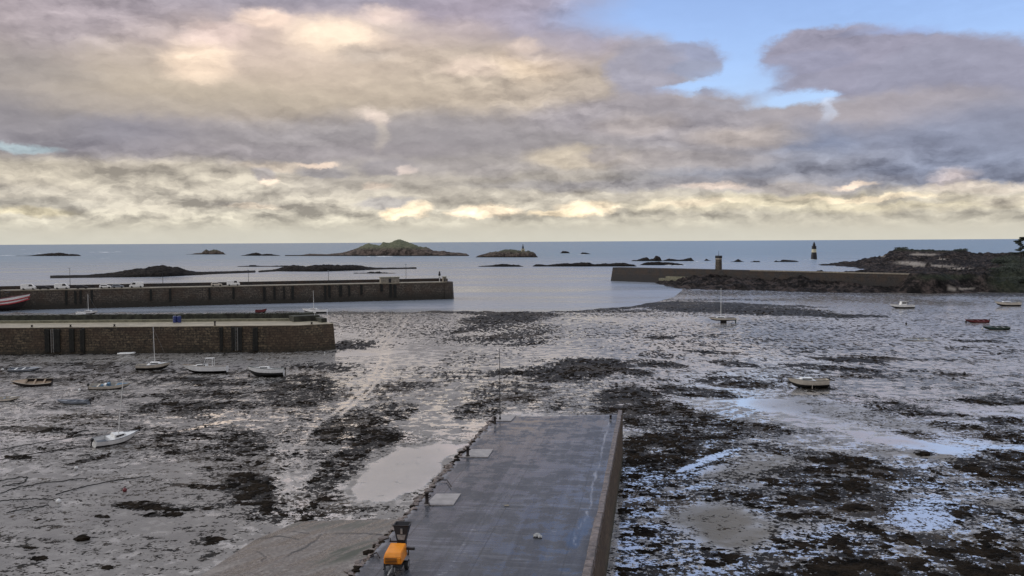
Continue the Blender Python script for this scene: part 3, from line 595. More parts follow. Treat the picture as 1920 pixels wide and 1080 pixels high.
# kerb wall: separate coping blocks along the right edge
bmk = bmesh.new(); nrm = Vector((qd.y, -qd.x)); nrm = nrm if nrm.x < 0 else -nrm
t = 0.0; k = 0
while t < 90:
    L = random.uniform(1.0, 1.5); hgt = .48+random.uniform(-.02, .02) if t < 38 else .62
    wdt = .36 if t < 38 else .42
    m4 = Matrix(((nrm.x, qd.x, 0, RF[0]), (nrm.y, qd.y, 0, RF[1]), (0, 0, 1, 0), (0, 0, 0, 1)))
    j = random.uniform(-.02, .02)
    bx(bmk, -.04+j, wdt+j, t, t+L-.035, QZ-.05, QZ+hgt, 0, m4); t += L
bmesh.ops.bevel(bmk, geom=bmk.edges[:], offset=.03, segments=1, affect='EDGES')
mesh_obj('kerb_wall', bmk, M['coping'], quay)
for pa in ([(866, 858), (915, 858), (925, 843.5), (884, 843.5)], [(797, 948), (850, 948), (864, 927), (818, 927)], [(930, 790), (958, 790), (968, 779.5), (934, 779.5)]):
    bm = bmesh.new(); q = [P(x, y, QZ+.03) for x, y in pa]
    prism(bm, [(p[0], p[1]) for p in q], QZ-.02, QZ+.10, .0); mesh_obj('concrete_pad', bm, M['pad'], quay)
# broken stone edging on the left
bm = bmesh.new(); t = 0
while t < 80:
    t += random.uniform(.18, .5)
    for off in (0, 1, 2):
        if random.random() < .3: continue
        c = along(LF, lt, t+random.uniform(-.2, .2)); s = random.uniform(.12, .3)
        ico(bm, (c[0]+.12-random.uniform(-.05, .28)-off*.25, c[1], QZ+.02-off*random.uniform(.15, .4)), s, 1, .3, (1.3, 1, .55), random.choice((0, 0, 0, 1)))
mesh_obj('edge_rubble', bm, [M['coping'], M['weed']], quay)['kind'] = 'stuff'
# mooring posts on the pads, and the small far one
def bollard(px, py, h, r, label, group='black mooring posts along the quay', tilt=0.0):
    q = P(px, py, QZ+.1); t = thing('mooring_post', label, 'bollard', tuple(q), (0, tilt, random.random()), group)
    bm = bmesh.new(); lathe(bm, [(r*1.5, 0), (r*1.5, .05), (r, .07), (r*.95, h*.82), (r*1.25, h*.86), (r*1.25, h*.97), (r*.8, h)], 12); mesh_obj('post', bm, M['rust'], t, True)
    bm = bmesh.new(); cyl(bm, (-r*2.2, 0, h*.68), (r*2.2, 0, h*.68), r*.3); mesh_obj('cross_bar', bm, M['rust'], t)
    return t
bollard(877, 855, .85, .13, 'black mooring post on the middle pale pad of the quay')
bollard(800.5, 944, .85, .13, 'black mooring post on the nearest pale pad of the quay')
bollard(928, 795, .8, .12, 'black mooring post beside the tall pole on the quay corner')
bollard(1145, 786, .45, .1, 'short black mooring post at the right far corner of the quay')
q = P(937.5, 787, QZ+.05); t = thing('pole', 'tall thin dark pole standing at the far left corner of the quay', 'pole', tuple(q))
bm = bmesh.new(); cyl(bm, (0, 0, 0), (0, 0, 7.6), .055, .03); mesh_obj('shaft', bm, M['darkmetal'], t)
bm = bmesh.new(); lathe(bm, [(.12, 0), (.12, .25), (.07, .3)], 10); mesh_obj('base', bm, M['darkmetal'], t)
for (pp, lb) in (([(806, 948), (799, 936), (808, 930)], 'bent black hoop on the quay edge near the nearest pad'), ([(846, 912), (838, 900), (822, 900)], 'dark iron arm sticking out of the quay edge over the pool'), ([(694, 1042), (706, 1036), (712, 1046)], 'black mooring ring on the quay edge beside the orange machine')):
    bm = bmesh.new(); q = [P(x, y, QZ+.15) for x, y in pp]; c0 = q[0]
    tube(bm, [tuple(a-c0) for a in q], .045); tag(mesh_obj('mooring_ring', bm, M['rust'], None), lb, 'mooring ring').location = tuple(c0)
q = P(1008, 1006, QZ+.02); bm = bmesh.new()
for i in range(5): ico(bm, (random.uniform(-.2, .2), random.uniform(-.2, .2), .08), .16, 1, .3, (1.2, 1, .6))
o = mesh_obj('rope_bundle', bm, M['galv']); o.location = tuple(q); tag(o, 'small pale grey heap lying on the quay deck right of the machine', 'bundle')
q = P(950, 948, QZ+.02); bm = bmesh.new(); bx(bm, -.18, .18, -.12, .12, 0, .03); o = mesh_obj('manhole_cover', bm, M['paleblock']); o.location = tuple(q); tag(o, 'small pale flat plate set in the middle of the quay', 'plate')

# ------------------------------------------------------------------ slipway (lower left of the quay)
def slip_material():
    m = bpy.data.materials.new('slipway_concrete'); m.use_nodes = True; T = NT(m.node_tree)
    b = T.n('ShaderNodeBsdfPrincipled'); o = T.n('ShaderNodeOutputMaterial'); T.nt.links.new(b.outputs[0], o.inputs[0])
    p = T.n('ShaderNodeNewGeometry').outputs['Position']; a = T.attr('crack'); g = T.attr('silt')
    rt = T.n('ShaderNodeVectorRotate', rotation_type='Z_AXIS'); T.put(rt.inputs['Vector'], p); rt.inputs['Angle'].default_value = .55
    n = T.noise(T.v('MULTIPLY', rt.outputs[0], (1.0, .16, 1)), 1.1, 6, .68); f = T.noise(p, 4, 5, .7)
    c = T.ramp(T.m('ADD', T.m('MULTIPLY', n, .6), T.m('MULTIPLY', f, .4)), [(.40, (.045, .038, .033)), (.5, (.12, .102, .09)), (.60, (.25, .22, .195))])
    c = T.mix(T.ss(f, .5, .75, 0, .5), c, (.28, .26, .24, 1))
    c = T.mix(T.m('MULTIPLY', g, T.ss(n, .4, .6)), c, (.05, .055, .035, 1))
    c = T.mix(a, c, (.015, .013, .012, 1))
    T.put(b.inputs['Base Color'], c); T.put(b.inputs['Roughness'], T.ss(n, .4, .58, .16, .55)); b.inputs['IOR'].default_value = 1.6
    bn = T.n('ShaderNodeBump'); bn.inputs['Strength'].default_value = .5; bn.inputs['Distance'].default_value = .05
    T.put(bn.inputs['Height'], T.m('SUBTRACT', f, a)); T.put(b.inputs['Normal'], bn.outputs[0])
    return m
top = [P(x, y, .05) for x, y in ((478, 1012), (510, 998), (560, 978), (650, 975), (790, 972))]
bot = [P(x, y, z) for x, y, z in ((60, 1290, 1.6), (200, 1290, 1.8), (380, 1290, 2.0), (620, 1290, 2.0), (900, 1290, 2.0))]
nr, nc = 160, 150; V = np.zeros((nr, nc, 3)); ii = np.linspace(0, 4, nc); ta = np.array(top); ba = np.array(bot)
for k in range(3):
    V[..., k] = np.interp(ii, range(5), ta[:, k])[None]*(1-np.linspace(0, 1, nr)[:, None])+np.interp(ii, range(5), ba[:, k])[None]*np.linspace(0, 1, nr)[:, None]
px, py = PIX(V); crack = np.zeros(px.shape)
wx = px+4*(fbm(px/22, py/10, 3)-.5)*2; wy = py+3*(fbm(px/22+3, py/10, 3)-.5)*2
for t, wd in [([(603, 1002), (590, 1015), (560, 1033), (540, 1042)], 1.8), ([(630, 1000), (715, 1001)], 1.2), ([(512, 1006), (550, 1008), (560, 1011)], 1.0), ([(545, 998), (578, 999)], 1.0), ([(480, 1035), (498, 1045), (492, 1052)], 1.2), ([(480, 1012), (512, 1006)], 1.2)]:
    crack = np.maximum(crack, 1-sstep(seg_dist(wx, wy, t), wd*.4, wd*1.4))
silt = np.maximum(ell(wx, wy, 660, 1035, 80, 14, -15), .7*ell(wx, wy, 640, 985, 110, 9, 0))
struct(np_mesh('slipway', V.reshape(-1, 3), grid_faces(nr, nc), slip_material(), dict(crack=crack, silt=silt)))

# ------------------------------------------------------------------ orange machine
def machine():
    q = P(742, 1069, QZ+.02)
    t = thing('concrete_pump', 'orange wheeled site machine with tall black hopper standing on the quay edge', 'site machine', tuple(q), (0, 0, R(-6)))
    bm = bmesh.new()                      # hood: lower louvred end towards the camera, raked top
    prof = [(-.75, .62), (-.78, 1.02), (-.62, 1.22), (.72, 1.36), (.8, 1.26), (.8, .62)]; hw = .52
    L = [bm.verts.new((-hw+(.06 if z > 1.1 else 0), y, z)) for y, z in prof]; Rr = [bm.verts.new((hw-(.06 if z > 1.1 else 0), y, z)) for y, z in prof]
    for i in range(6): bm.faces.new((L[i], L[(i+1) % 6], Rr[(i+1) % 6], Rr[i]))
    bm.faces.new(L[::-1]); bm.faces.new(Rr); bmesh.ops.bevel(bm, geom=bm.edges[:], offset=.035, segments=2, affect='EDGES')
    hood = mesh_obj('hood', bm, M['orange'], t)
    for k in range(4):
        bm = bmesh.new(); z = .70+k*.085; bx(bm, -.42, .26, -.80-.0, -.765, z, z+.028); mesh_obj('louvre', bm, M['black'], hood)
    bm = bmesh.new(); bx(bm, .33, .45, -.80, -.765, .68, .98); mesh_obj('panel', bm, M['orange'], hood)
    bm = bmesh.new(); bx(bm, -.46, .46, -.85, 1.3, .42, .6); bx(bm, -.5, -.42, -1.0, 1.2, .36, .44); bx(bm, .42, .5, -1.0, 1.2, .36, .44); mesh_obj('chassis', bm, M['darkmetal'], t)
    bm = bmesh.new(); bx(bm, -.4, .4, -.7, -.35, .3, .6); cyl(bm, (.0, -.9, .2), (0, -.9, .62), .06); cyl(bm, (-.2, -.95, .1), (-.1, -.8, .6), .035); bx(bm, -.35, -.15, -.95, -.8, .3, .55); mesh_obj('engine', bm, M['metal'], t)
    for s in (-1, 1):
        bm = bmesh.new(); cyl(bm, (s*.5, .25, .3), (s*.7, .25, .3), .3, seg=20); bmesh.ops.bevel(bm, geom=[e for e in bm.edges if len(e.link_faces) == 2 and e.calc_face_angle(0) > 1], offset=.04, segments=2, affect='EDGES'); wl = mesh_obj('wheel', bm, M['rubber'], t)
        bm = bmesh.new(); cyl(bm, (s*.56, .25, .3), (s*.715, .25, .3), .15, seg=14); mesh_obj('rim', bm, M['galv'], wl)
        bm = bmesh.new(); bx(bm, min(s*.48, s*.74), max(s*.48, s*.74), -.12, .62, .63, .67); mesh_obj('mudguard', bm, M['grey'], t)
    bm = bmesh.new(); cyl(bm, (.12, -1.0, .14), (.22, -1.0, .14), .14, seg=14); wl = mesh_obj('jockey_wheel', bm, M['rubber'], t)
    bm = bmesh.new(); cyl(bm, (.10, -1.0, .14), (.24, -1.0, .14), .06, seg=10); mesh_obj('rim', bm, M['galv'], wl)
    bm = bmesh.new(); bx(bm, .14, .2, -1.02, -.95, .14, .5); cyl(bm, (0, -1.9, .4), (0, -.8, .45), .045); mesh_obj('drawbar', bm, M['galv'], t)
    bm = bmesh.new()                      # raised hopper beyond the hood: narrow foot, flared open top
    def ring(z, w_, d_, cy): return [bm.verts.new((x*w_+.08, cy+y*d_, z)) for x, y in ((-1, -1), (1, -1), (1, 1), (-1, 1))]
    rs = [ring(.6, .24, .2, 1.25), ring(1.3, .25, .22, 1.3), ring(1.7, .34, .28, 1.38), ring(2.2, .46, .36, 1.5), ring(2.27, .5, .4, 1.5), ring(2.27, .43, .33, 1.5), ring(1.95, .33, .25, 1.42)]
    for A, B in zip(rs, rs[1:]):
        for i in range(4): bm.faces.new((A[i], A[(i+1) % 4], B[(i+1) % 4], B[i]))
    bm.faces.new(rs[0][::-1]); bm.faces.new(rs[-1])
    hp = mesh_obj('hopper', bm, M['black'], t)
    bm = bmesh.new()
    vs = [bm.verts.new(v) for v in ((-.18+.08, 1.055, 1.42), (.2+.08, 1.055, 1.42), (.27+.08, 1.075, 1.72), (-.25+.08, 1.075, 1.72))]
    vb = [bm.verts.new((v.co.x, v.co.y+.03, v.co.z)) for v in vs]
    bm.faces.new(vs); bm.faces.new(vb[::-1])
    for i in range(4): bm.faces.new((vs[i], vb[i], vb[(i+1) % 4], vs[(i+1) % 4]))
    mesh_obj('hopper_panel', bm, M['galv'], hp)
    bm = bmesh.new(); bx(bm, .05, .17, 1.06, 1.12, 1.78, 2.08); mesh_obj('sight_strip', bm, M['galv'], hp)
    bm = bmesh.new(); bx(bm, -.55, -.05, .78, .86, 1.36, 1.44); cyl(bm, (-.5, .82, 1.4), (-.5, .82, 1.6), .03); mesh_obj('handle', bm, M['black'], t)
    bm = bmesh.new(); bx(bm, .5, .98, .6, .8, .98, 1.12); cyl(bm, (.6, .7, .6), (.6, .7, 1.0), .04); mesh_obj('side_arm', bm, M['darkmetal'], t)
machine()

# ------------------------------------------------------------------ piers
def offset_poly(pts, d):
    out = []
    for i, p in enumerate(pts):
        a = Vector(pts[max(0, i-1)][:2]); b = Vector(pts[min(len(pts)-1, i+1)][:2]); t = (b-a).normalized(); n = Vector((-t.y, t.x))
        out.append((p[0]+n.x*d, p[1]+n.y*d))
    return out
def band(bm, pts, d0, d1, z0, z1, mi=0):
    # wall-like strip that follows the polyline between offsets d0 and d1
    A, B = offset_poly(pts, d0), offset_poly(pts, d1); n = len(pts)
    v = [[bm.verts.new((*A[i], z0)), bm.verts.new((*A[i], z1)), bm.verts.new((*B[i], z1)), bm.verts.new((*B[i], z0))] for i in range(n)]
    for a, b in zip(v, v[1:]):
        for k in range(4): bm.faces.new((a[k], b[k], b[(k+1) % 4], a[(k+1) % 4])).material_index = mi
    bm.faces.new(v[0][::-1]); bm.faces.new(v[-1])
def battered(bm, pts, width, z0, z1, bat):
    A0, A1 = offset_poly(pts, -bat), offset_poly(pts, 0); B0, B1 = offset_poly(pts, width+bat), offset_poly(pts, width)
    n = len(pts); e = Vector((pts[-1][0]-pts[-2][0], pts[-1][1]-pts[-2][1])).normalized()*bat
    A0[-1] = (A0[-1][0]+e.x, A0[-1][1]+e.y); B0[-1] = (B0[-1][0]+e.x, B0[-1][1]+e.y)
    v = [[bm.verts.new((*A0[i], z0)), bm.verts.new((*A1[i], z1)), bm.verts.new((*B1[i], z1)), bm.verts.new((*B0[i], z0))] for i in range(n)]
    for a, b in zip(v, v[1:]):
        for k in range(4): bm.faces.new((a[k], b[k], b[(k+1) % 4], a[(k+1) % 4]))
    bm.faces.new(v[0][::-1]); bm.faces.new(v[-1])
def at_front(pts, px):       # point of the front line that shows in column px
    k = (px-960)/F
    for a, b in zip(pts, pts[1:]):
        da = a[0]-k*a[1]; db = b[0]-k*b[1]
        if da*db <= 0:
            t = da/(da-db); return a[0]+(b[0]-a[0])*t, a[1]+(b[1]-a[1])*t, math.atan2(b[1]-a[1], b[0]-a[0])
    return None
def piles(parent, pts, lst, z1, yw=.35):
    for px, wpx, zlo in lst:
        q = at_front(pts, px)
        if not q: continue
        wd = wpx/F*q[1]; bm = bmesh.new(); hw = wd/2
        m4 = Matrix.Translation((q[0], q[1], 0)) @ Matrix.Rotation(q[2], 4, 'Z')
        for s in range(2):
            bx(bm, -hw+s*hw+.02, -hw+(s+1)*hw-.02, -yw-.25-.05*s, -.02, zlo+random.uniform(0, .4), z1-.15-random.uniform(0, .3), 0, m4)
        mesh_obj('fender_pile', bm, M['timber'], parent)

# inner pier
IP = [tuple(P(x, y, 0)[:2]) for x, y in ((-420, 668), (0, 665), (400, 661), (560, 659.5))]; IE = P(626, 655, 0); IP.append((IE[0], IE[1]))
inner = thing('inner_pier', 'nearer low stone pier with pale deck, weedy wall and rough rear parapet', 'pier')
IZ = 5.75
bm = bmesh.new(); battered(bm, IP, 14.5, -.6, IZ, .35); mesh_obj('wall', bm, M['stone_in'], inner)
bm = bmesh.new(); band(bm, IP, .05, 11.2, IZ-.02, IZ+.09); mesh_obj('deck', bm, M['deck_in'], inner)
bm = bmesh.new(); band(bm, IP[:-1]+[tuple(np.array(IP[-2])*.25+np.array(IP[-1])*.75)], 11.2, 12.6, IZ-.02, IZ+.62); mesh_obj('ledge', bm, M['ledge'], inner)
bm = bmesh.new(); band(bm, IP, 11.25, 11.32, IZ+.08, IZ+.56); band(bm, IP, 12.6, 14.3, IZ-.02, IZ+1.75)
bmesh.ops.subdivide_edges(bm, edges=[e for e in bm.edges if e.calc_length() > 8], cuts=80)
for v in bm.verts:
    if v.co.z > IZ+1: v.co.z += random.uniform(-.12, .12); v.co.y += random.uniform(-.12, .12)
mesh_obj('parapet', bm, M['parapet'], inner)
e0 = Vector(IP[-2]); e1 = Vector(IP[-1]); ed = (e1-e0).normalized(); en = Vector((-ed.y, ed.x))
bm = bmesh.new(); m4 = Matrix(((ed.x, en.x, 0, e1.x), (ed.y, en.y, 0, e1.y), (0, 0, 1, 0), (0, 0, 0, 1)))
bx(bm, -6.5, -.4, 8.4, 12.5, IZ+.05, IZ+1.35, 0, m4); bx(bm, -1.6, -.3, 3.6, 8.35, IZ+.05, IZ+1.0, 0, m4); mesh_obj('end_block', bm, M['parapet'], inner)
piles(inner, IP, [(86, 9, .3), (104, 12, .2), (132, 9, .3), (152, 8, .3), (413, 6, .4), (436, 8, .3), (448, 8, .3), (477, 9, .2)], IZ)
def ladder(parent, pts, px, z0, z1):
    q = at_front(pts, px); bm = bmesh.new(); m4 = Matrix.Translation((q[0], q[1], 0)) @ Matrix.Rotation(q[2], 4, 'Z')
    for s in (-.25, .25): bx(bm, s-.04, s+.04, -.62, -.54, z0, z1, 0, m4)
    z = z0+.2
    while z < z1: bx(bm, -.25, .25, -.6, -.56, z, z+.04, 0, m4); z += .32
    mesh_obj('ladder', bm, M['galv'], parent)
ladder(inner, IP, 96, .4, 5.5); ladder(inner, IP, 442, .4, 5.5)

# far pier
f0 = P(45, 580.5, 0); f1 = P(838, 560.5, 0)
f0 = np.array([f0[0], f0[1]]); f1 = np.array([f1[0], f1[1]]); fm = f0-(f1-f0)*.9
FP = [tuple(fm), tuple(f0), tuple((f0+f1)/2), tuple(f1)]
far = thing('far_pier', 'long farther harbour pier with parapet, parked cars and dark fender piles', 'pier')
FZ = 6.9
bm = bmesh.new(); battered(bm, FP, 11.5, -1.5, FZ, .5); mesh_obj('wall', bm, M['stone_far'], far)
bm = bmesh.new(); band(bm, FP, .05, 11.4, FZ-.02, FZ+.1); mesh_obj('deck', bm, M['deck_far'], far)
bm = bmesh.new(); band(bm, FP, 10.2, 11.45, FZ+.05, FZ+1.35); mesh_obj('parapet', bm, M['stone_right'], far)
bm = bmesh.new(); band(bm, FP, -.12, .35, FZ+.02, FZ+.28); mesh_obj('kerb', bm, M['deck_in'], far)
fd = Vector(f1-f0).normalized(); fn = Vector((-fd.y, fd.x)); fa = math.atan2(fd.y, fd.x)
def fpt(px, off): q = at_front(FP, px); return Vector((q[0]+fn.x*off, q[1]+fn.y*off, FZ+.1))
# pier head
hc = Vector(f1)
bm = bmesh.new(); hp = []
for a in range(9):
    th = R(-90+a*22.5); hp.append((hc.x+fd.x*(-1.0+5.2*math.cos(th))+fn.x*(5.6+6.6*math.sin(th)), hc.y+fd.y*(-1.0+5.2*math.cos(th))+fn.y*(5.6+6.6*math.sin(th))))
prism(bm, hp, -1.5, FZ+.12, .55); mesh_obj('pier_head', bm, M['stone_far'], far)
bm = bmesh.new(); m4 = Matrix(((fd.x, fn.x, 0, hc.x), (fd.y, fn.y, 0, hc.y), (0, 0, 1, 0), (0, 0, 0, 1)))
bx(bm, -1.2, 2.4, 8.6, 10.6, FZ+.1, FZ+1.2, 0, m4); mesh_obj('head_parapet', bm, M['stone_right'], far)
piles(far, FP, [(123, 4, 1), (140, 4, 1.5), (150, 4, 1.5), (171, 4, 1.5), (282, 4, 2), (318, 4, 1.5), (392, 4, 2), (437, 4, 2), (495, 5, .8), (514, 4, 1.5), (532, 3, 1.5), (548, 5, 1.3), (609, 4, .6), (617, 5, 1.8), (638, 6, 2), (654, 4, 2), (677, 4, 2.6), (715, 5, 3.6), (732, 5, 1), (740, 5, 1)], FZ, .3)
def far_block(name, px0, px1, d0, d1, h, mt, label, cat, cap=True):
    a = at_front(FP, px0); b = at_front(FP, px1); wdt = math.hypot(a[0]-b[0], a[1]-b[1])
    t = thing(name, label, cat, (a[0]+fn.x*d0, a[1]+fn.y*d0, FZ+.1), (0, 0, fa))
    bm = bmesh.new(); bx(bm, 0, wdt, 0, d1-d0, 0, h); mesh_obj('wall', bm, mt, t)
    if cap: bm = bmesh.new(); bx(bm, -.2, wdt+.2, -.2, d1-d0+.2, h+.002, h+.22); mesh_obj('roof', bm, M['ledge'], t)
    return t, wdt
t, wd = far_block('stone_shelter', 714, 749, .4, 3.6, 2.3, M['paleblock'], 'low square pale stone shelter on the far pier', 'shelter')
bm = bmesh.new(); bx(bm, wd*.42, wd*.56, -.03, .05, .05, 1.9); mesh_obj('door', bm, M['black'], t)
t, wd = far_block('lookout_hut', 831.5, 837.5, .5, 2.2, 2.1, M['paleblock'], 'tiny stone hut at the head of the far pier', 'hut')
bm = bmesh.new(); bx(bm, wd*.3, wd*.7, -.03, .05, .3, 1.6); mesh_obj('door', bm, M['black'], t)
q = fpt(828, 4); t = thing('harbour_light', 'white post with black lantern and cage at the far pier head', 'harbour light', tuple(q))
bm = bmesh.new(); cyl(bm, (0, 0, 0), (0, 0, 3.4), .14, .1); mesh_obj('post', bm, M['white'], t)
bm = bmesh.new(); lathe(bm, [(.5, 1.9), (.5, 2.0), (.12, 2.02)], 10); lathe(bm, [(.1, 2.5), (.45, 2.6), (.5, 3.3), (.3, 3.8), (.36, 4.1), (.15, 4.5)], 10); mesh_obj('lantern', bm, M['black'], t)
lamp0 = None
for i, (px, yt, lb) in enumerate([(122, 503, 'leftmost thin lamp post on the far pier above the dark cars'), (301, 497, 'thin lamp post on the far pier below the peaked reef'), (466, 507, 'thin lamp post on the far pier just right of the white van'), (620, 508, 'thin lamp post on the far pier left of the stone shelter'), (769, 496, 'thin lamp post on the far pier right of the stone shelter')]):
    q = fpt(px, 9.4); h = float(ZY(yt, px, q.y))-q.z
    t = thing('lamp_post', lb, 'lamp post', tuple(q), (0, 0, 0), 'lamp posts along the far pier')
    bm = bmesh.new(); cyl(bm, (0, 0, 0), (0, 0, h), .1, .06); mesh_obj('post', bm, M['darkmetal'], t)
    bm = bmesh.new(); bx(bm, -.3, .3, -.6, .1, h, h+.14); mesh_obj('lamp_head', bm, M['grey'], t)
# cars
def car(kind, paint, px, label, yaw=0.0, off=5.4):
    q = fpt(px, off); t = thing('van' if kind == 'van' else 'car', label, 'van' if kind == 'van' else 'car', tuple(q), (0, 0, fa+yaw), 'vehicles parked on the far pier')
    Lh = 2.5 if kind == 'van' else 2.1; hw = .95 if kind == 'van' else .85
    prof = {'van': [(-2.5, .35), (-2.5, 1.9), (-2.35, 2.15), (1.1, 2.2), (1.75, 1.35), (2.4, 1.1), (2.5, .35)],
            'car': [(-2.1, .35), (-2.1, .95), (-1.75, 1.42), (.15, 1.48), (.95, .98), (1.95, .8), (2.1, .35)]}[kind]
    bm = bmesh.new()
    Lv = [bm.verts.new((x, -hw+(.12 if z > 1.2 else 0), z)) for x, z in prof]; Rv = [bm.verts.new((x, hw-(.12 if z > 1.2 else 0), z)) for x, z in prof]; n = len(prof)
    for i in range(n): bm.faces.new((Lv[i], Lv[(i+1) % n], Rv[(i+1) % n], Rv[i]))
    bm.faces.new(Lv[::-1]); bm.faces.new(Rv); bmesh.ops.bevel(bm, geom=bm.edges[:], offset=.06, segments=1, affect='EDGES')
    mesh_obj('body', bm, M[paint], t)
    zt, zb = (1.95, 1.3) if kind == 'van' else (1.36, .98); x0, x1 = (.2, 1.3) if kind == 'van' else (-1.6, .45)
    for s in (-1, 1):
        bm = bmesh.new(); y = s*(hw-.02); vs = [(x0, zb), (x1+(.25 if kind == 'van' else .35), zb), (x1-.1, zt), (x0+.1, zt)]
        a = [bm.verts.new((x, y-(s*.06 if z == zt else 0), z)) for x, z in vs]; b = [bm.verts.new((x, y+s*.03-(s*.06 if z == zt else 0), z)) for x, z in vs]
        bm.faces.new(a); bm.faces.new(b[::-1])
        for i in range(4): bm.faces.new((a[i], b[i], b[(i+1) % 4], a[(i+1) % 4]))
        mesh_obj('side_window', bm, M['glass'], t)
    for s in (-1, 1):
        for x in (-Lh*.62, Lh*.64):
            bm = bmesh.new(); cyl(bm, (x, s*(hw-.18), .33), (x, s*(hw+.02), .33), .33, seg=12); mesh_obj('wheel', bm, M['rubber'], t)
for a in [('van', 'white', 46, 'pale van parked at the left end of the far pier beside the trawler'), ('car', 'black', 76, 'dark car parked behind the red trawler on the far pier'), ('van', 'white', 110, 'white van parked between dark cars left of the first lamp post'),
          ('car', 'black', 148, 'dark car parked right of the leftmost lamp post on the far pier'), ('car', 'white', 193, 'white car parked immediately left of another pale car on the pier'), ('car', 'grey', 217, 'pale grey car parked next to the light van on the pier'),
          ('van', 'white', 252, 'white and dark van parked left of the second lamp post', math.pi), ('car', 'cream', 405, 'pale car parked just left of the lone white van'), ('van', 'white', 437, 'lone white van parked left of the third lamp post')]:
    car(*a)

# right breakwater
BA = PD(1149, 529); BB = PD(1720, 402); BC = PD(2300, 330)
BC = BB+(BB-BA)*.02
BP = [tuple(BA[:2]), tuple((BA+(BB-BA)*.5)[:2]), tuple(BB[:2]), tuple(BC[:2])]
brk = thing('breakwater', 'dark stone breakwater on the right carrying the small beacon tower', 'breakwater')
BZ = 8.0
def rband(pts, *a, **k): return pts
bm = bmesh.new(); BPr = BP[::-1]                       # front faces the camera: offset to the right of travel
v = []
for i, p in enumerate(BP):
    a = Vector(BP[max(0, i-1)]); b = Vector(BP[min(3, i+1)]); d = (b-a).normalized(); n = Vector((-d.y, d.x))
    v.append((p, n, d))
rows_ = []
for i, (p, n, d) in enumerate(v):
    e = -d*1.2 if i == 0 else Vector((0, 0)); p = Vector(p)
    rows_.append([bm.verts.new((*(p-n*.9+e), -1.5)), bm.verts.new((*p, BZ)), bm.verts.new((*(p+n*7), BZ)), bm.verts.new((*(p+n*8+e), -1.5))])
for a, b in zip(rows_, rows_[1:]):
    for k in range(4): bm.faces.new((a[k], b[k], b[(k+1) % 4], a[(k+1) % 4]))
bm.faces.new(rows_[0][::-1]); bm.faces.new(rows_[-1]); mesh_obj('wall', bm, M['stone_right'], brk)
d0 = v[0][2]; n0 = v[0][1]
m4 = Matrix(((d0.x, n0.x, 0, BP[0][0]), (d0.y, n0.y, 0, BP[0][1]), (0, 0, 1, 0), (0, 0, 0, 1)))
bm = bmesh.new(); bx(bm, 92, 181, -.15, .9, BZ-.35, BZ+.28, 0, m4); mesh_obj('pale_coping', bm, M['paleblock'], brk)
bm = bmesh.new(); bx(bm, 36, 62, -3.2, -.5, 1.2, 2.6, 0, m4); bx(bm, 40, 56, -2.2, -.5, 2.6, 3.7, 0, m4); mesh_obj('landing_steps', bm, M['ledge'], brk)
def tower_at(px, py_base, dist):
    z = float(ZY(py_base, px, dist)); p = PD(px, dist, z); return tuple(p)
tb = Vector((*(Vector(BP[0])+d0*((PD(1340, 480)[0]-BP[0][0])/d0.x)+n0*3.2), BZ))
t = thing('beacon_tower', 'square stone beacon tower with black top on the right breakwater', 'beacon', tuple(tb), (0, 0, math.atan2(d0.y, d0.x)))
hT = float(ZY(480.5, 1340, tb.y))-BZ
bm = bmesh.new(); prism(bm, [(-1.3, -1.3), (1.3, -1.3), (1.3, 1.3), (-1.3, 1.3)], 0, hT-1.6, .16); mesh_obj('shaft', bm, M['stone_far'], t)
bm = bmesh.new(); prism(bm, [(-1.2, -1.2), (1.2, -1.2), (1.2, 1.2), (-1.2, 1.2)], hT-1.6, hT-1.1, 0); bx(bm, -1.9, -1.2, -.5, .5, hT-2.0, hT-1.4); mesh_obj('pale_band', bm, M['cream'], t)
bm = bmesh.new(); prism(bm, [(-1.35, -1.35), (1.35, -1.35), (1.35, 1.35), (-1.35, 1.35)], hT-1.1, hT+.35, 0); mesh_obj('black_top', bm, M['black'], t)
bm = bmesh.new(); cyl(bm, (0, 0, hT+.3), (0, 0, hT+3), .12, .05); cyl(bm, (-.4, 0, hT+1.1), (.4, 0, hT+1.1), .06); mesh_obj('antenna', bm, M['darkmetal'], t)

# lighthouse out at sea
LD = 1080; p = PD(1526.5, LD, 0)
t = thing('lighthouse', 'lighthouse banded black, pale and black rising from the sea at right', 'lighthouse', tuple(p))
for nm, prof, mt in (('base', [(3.9, -1), (3.6, 1), (3.3, 5), (2.9, 8.2)], 'black'), ('pale_band', [(2.85, 8.2), (2.6, 12.2)], 'yellow'), ('upper_tower', [(2.75, 12.2), (2.6, 15.2), (2.9, 15.3), (2.9, 15.8)], 'black'), ('lantern', [(1.7, 15.8), (1.5, 18.2), (1.1, 19), (.8, 20.2), (.25, 20.6), (.2, 21.5)], 'black')):
    bm = bmesh.new(); lathe(bm, prof, 20); mesh_obj(nm, bm, M[mt], t)

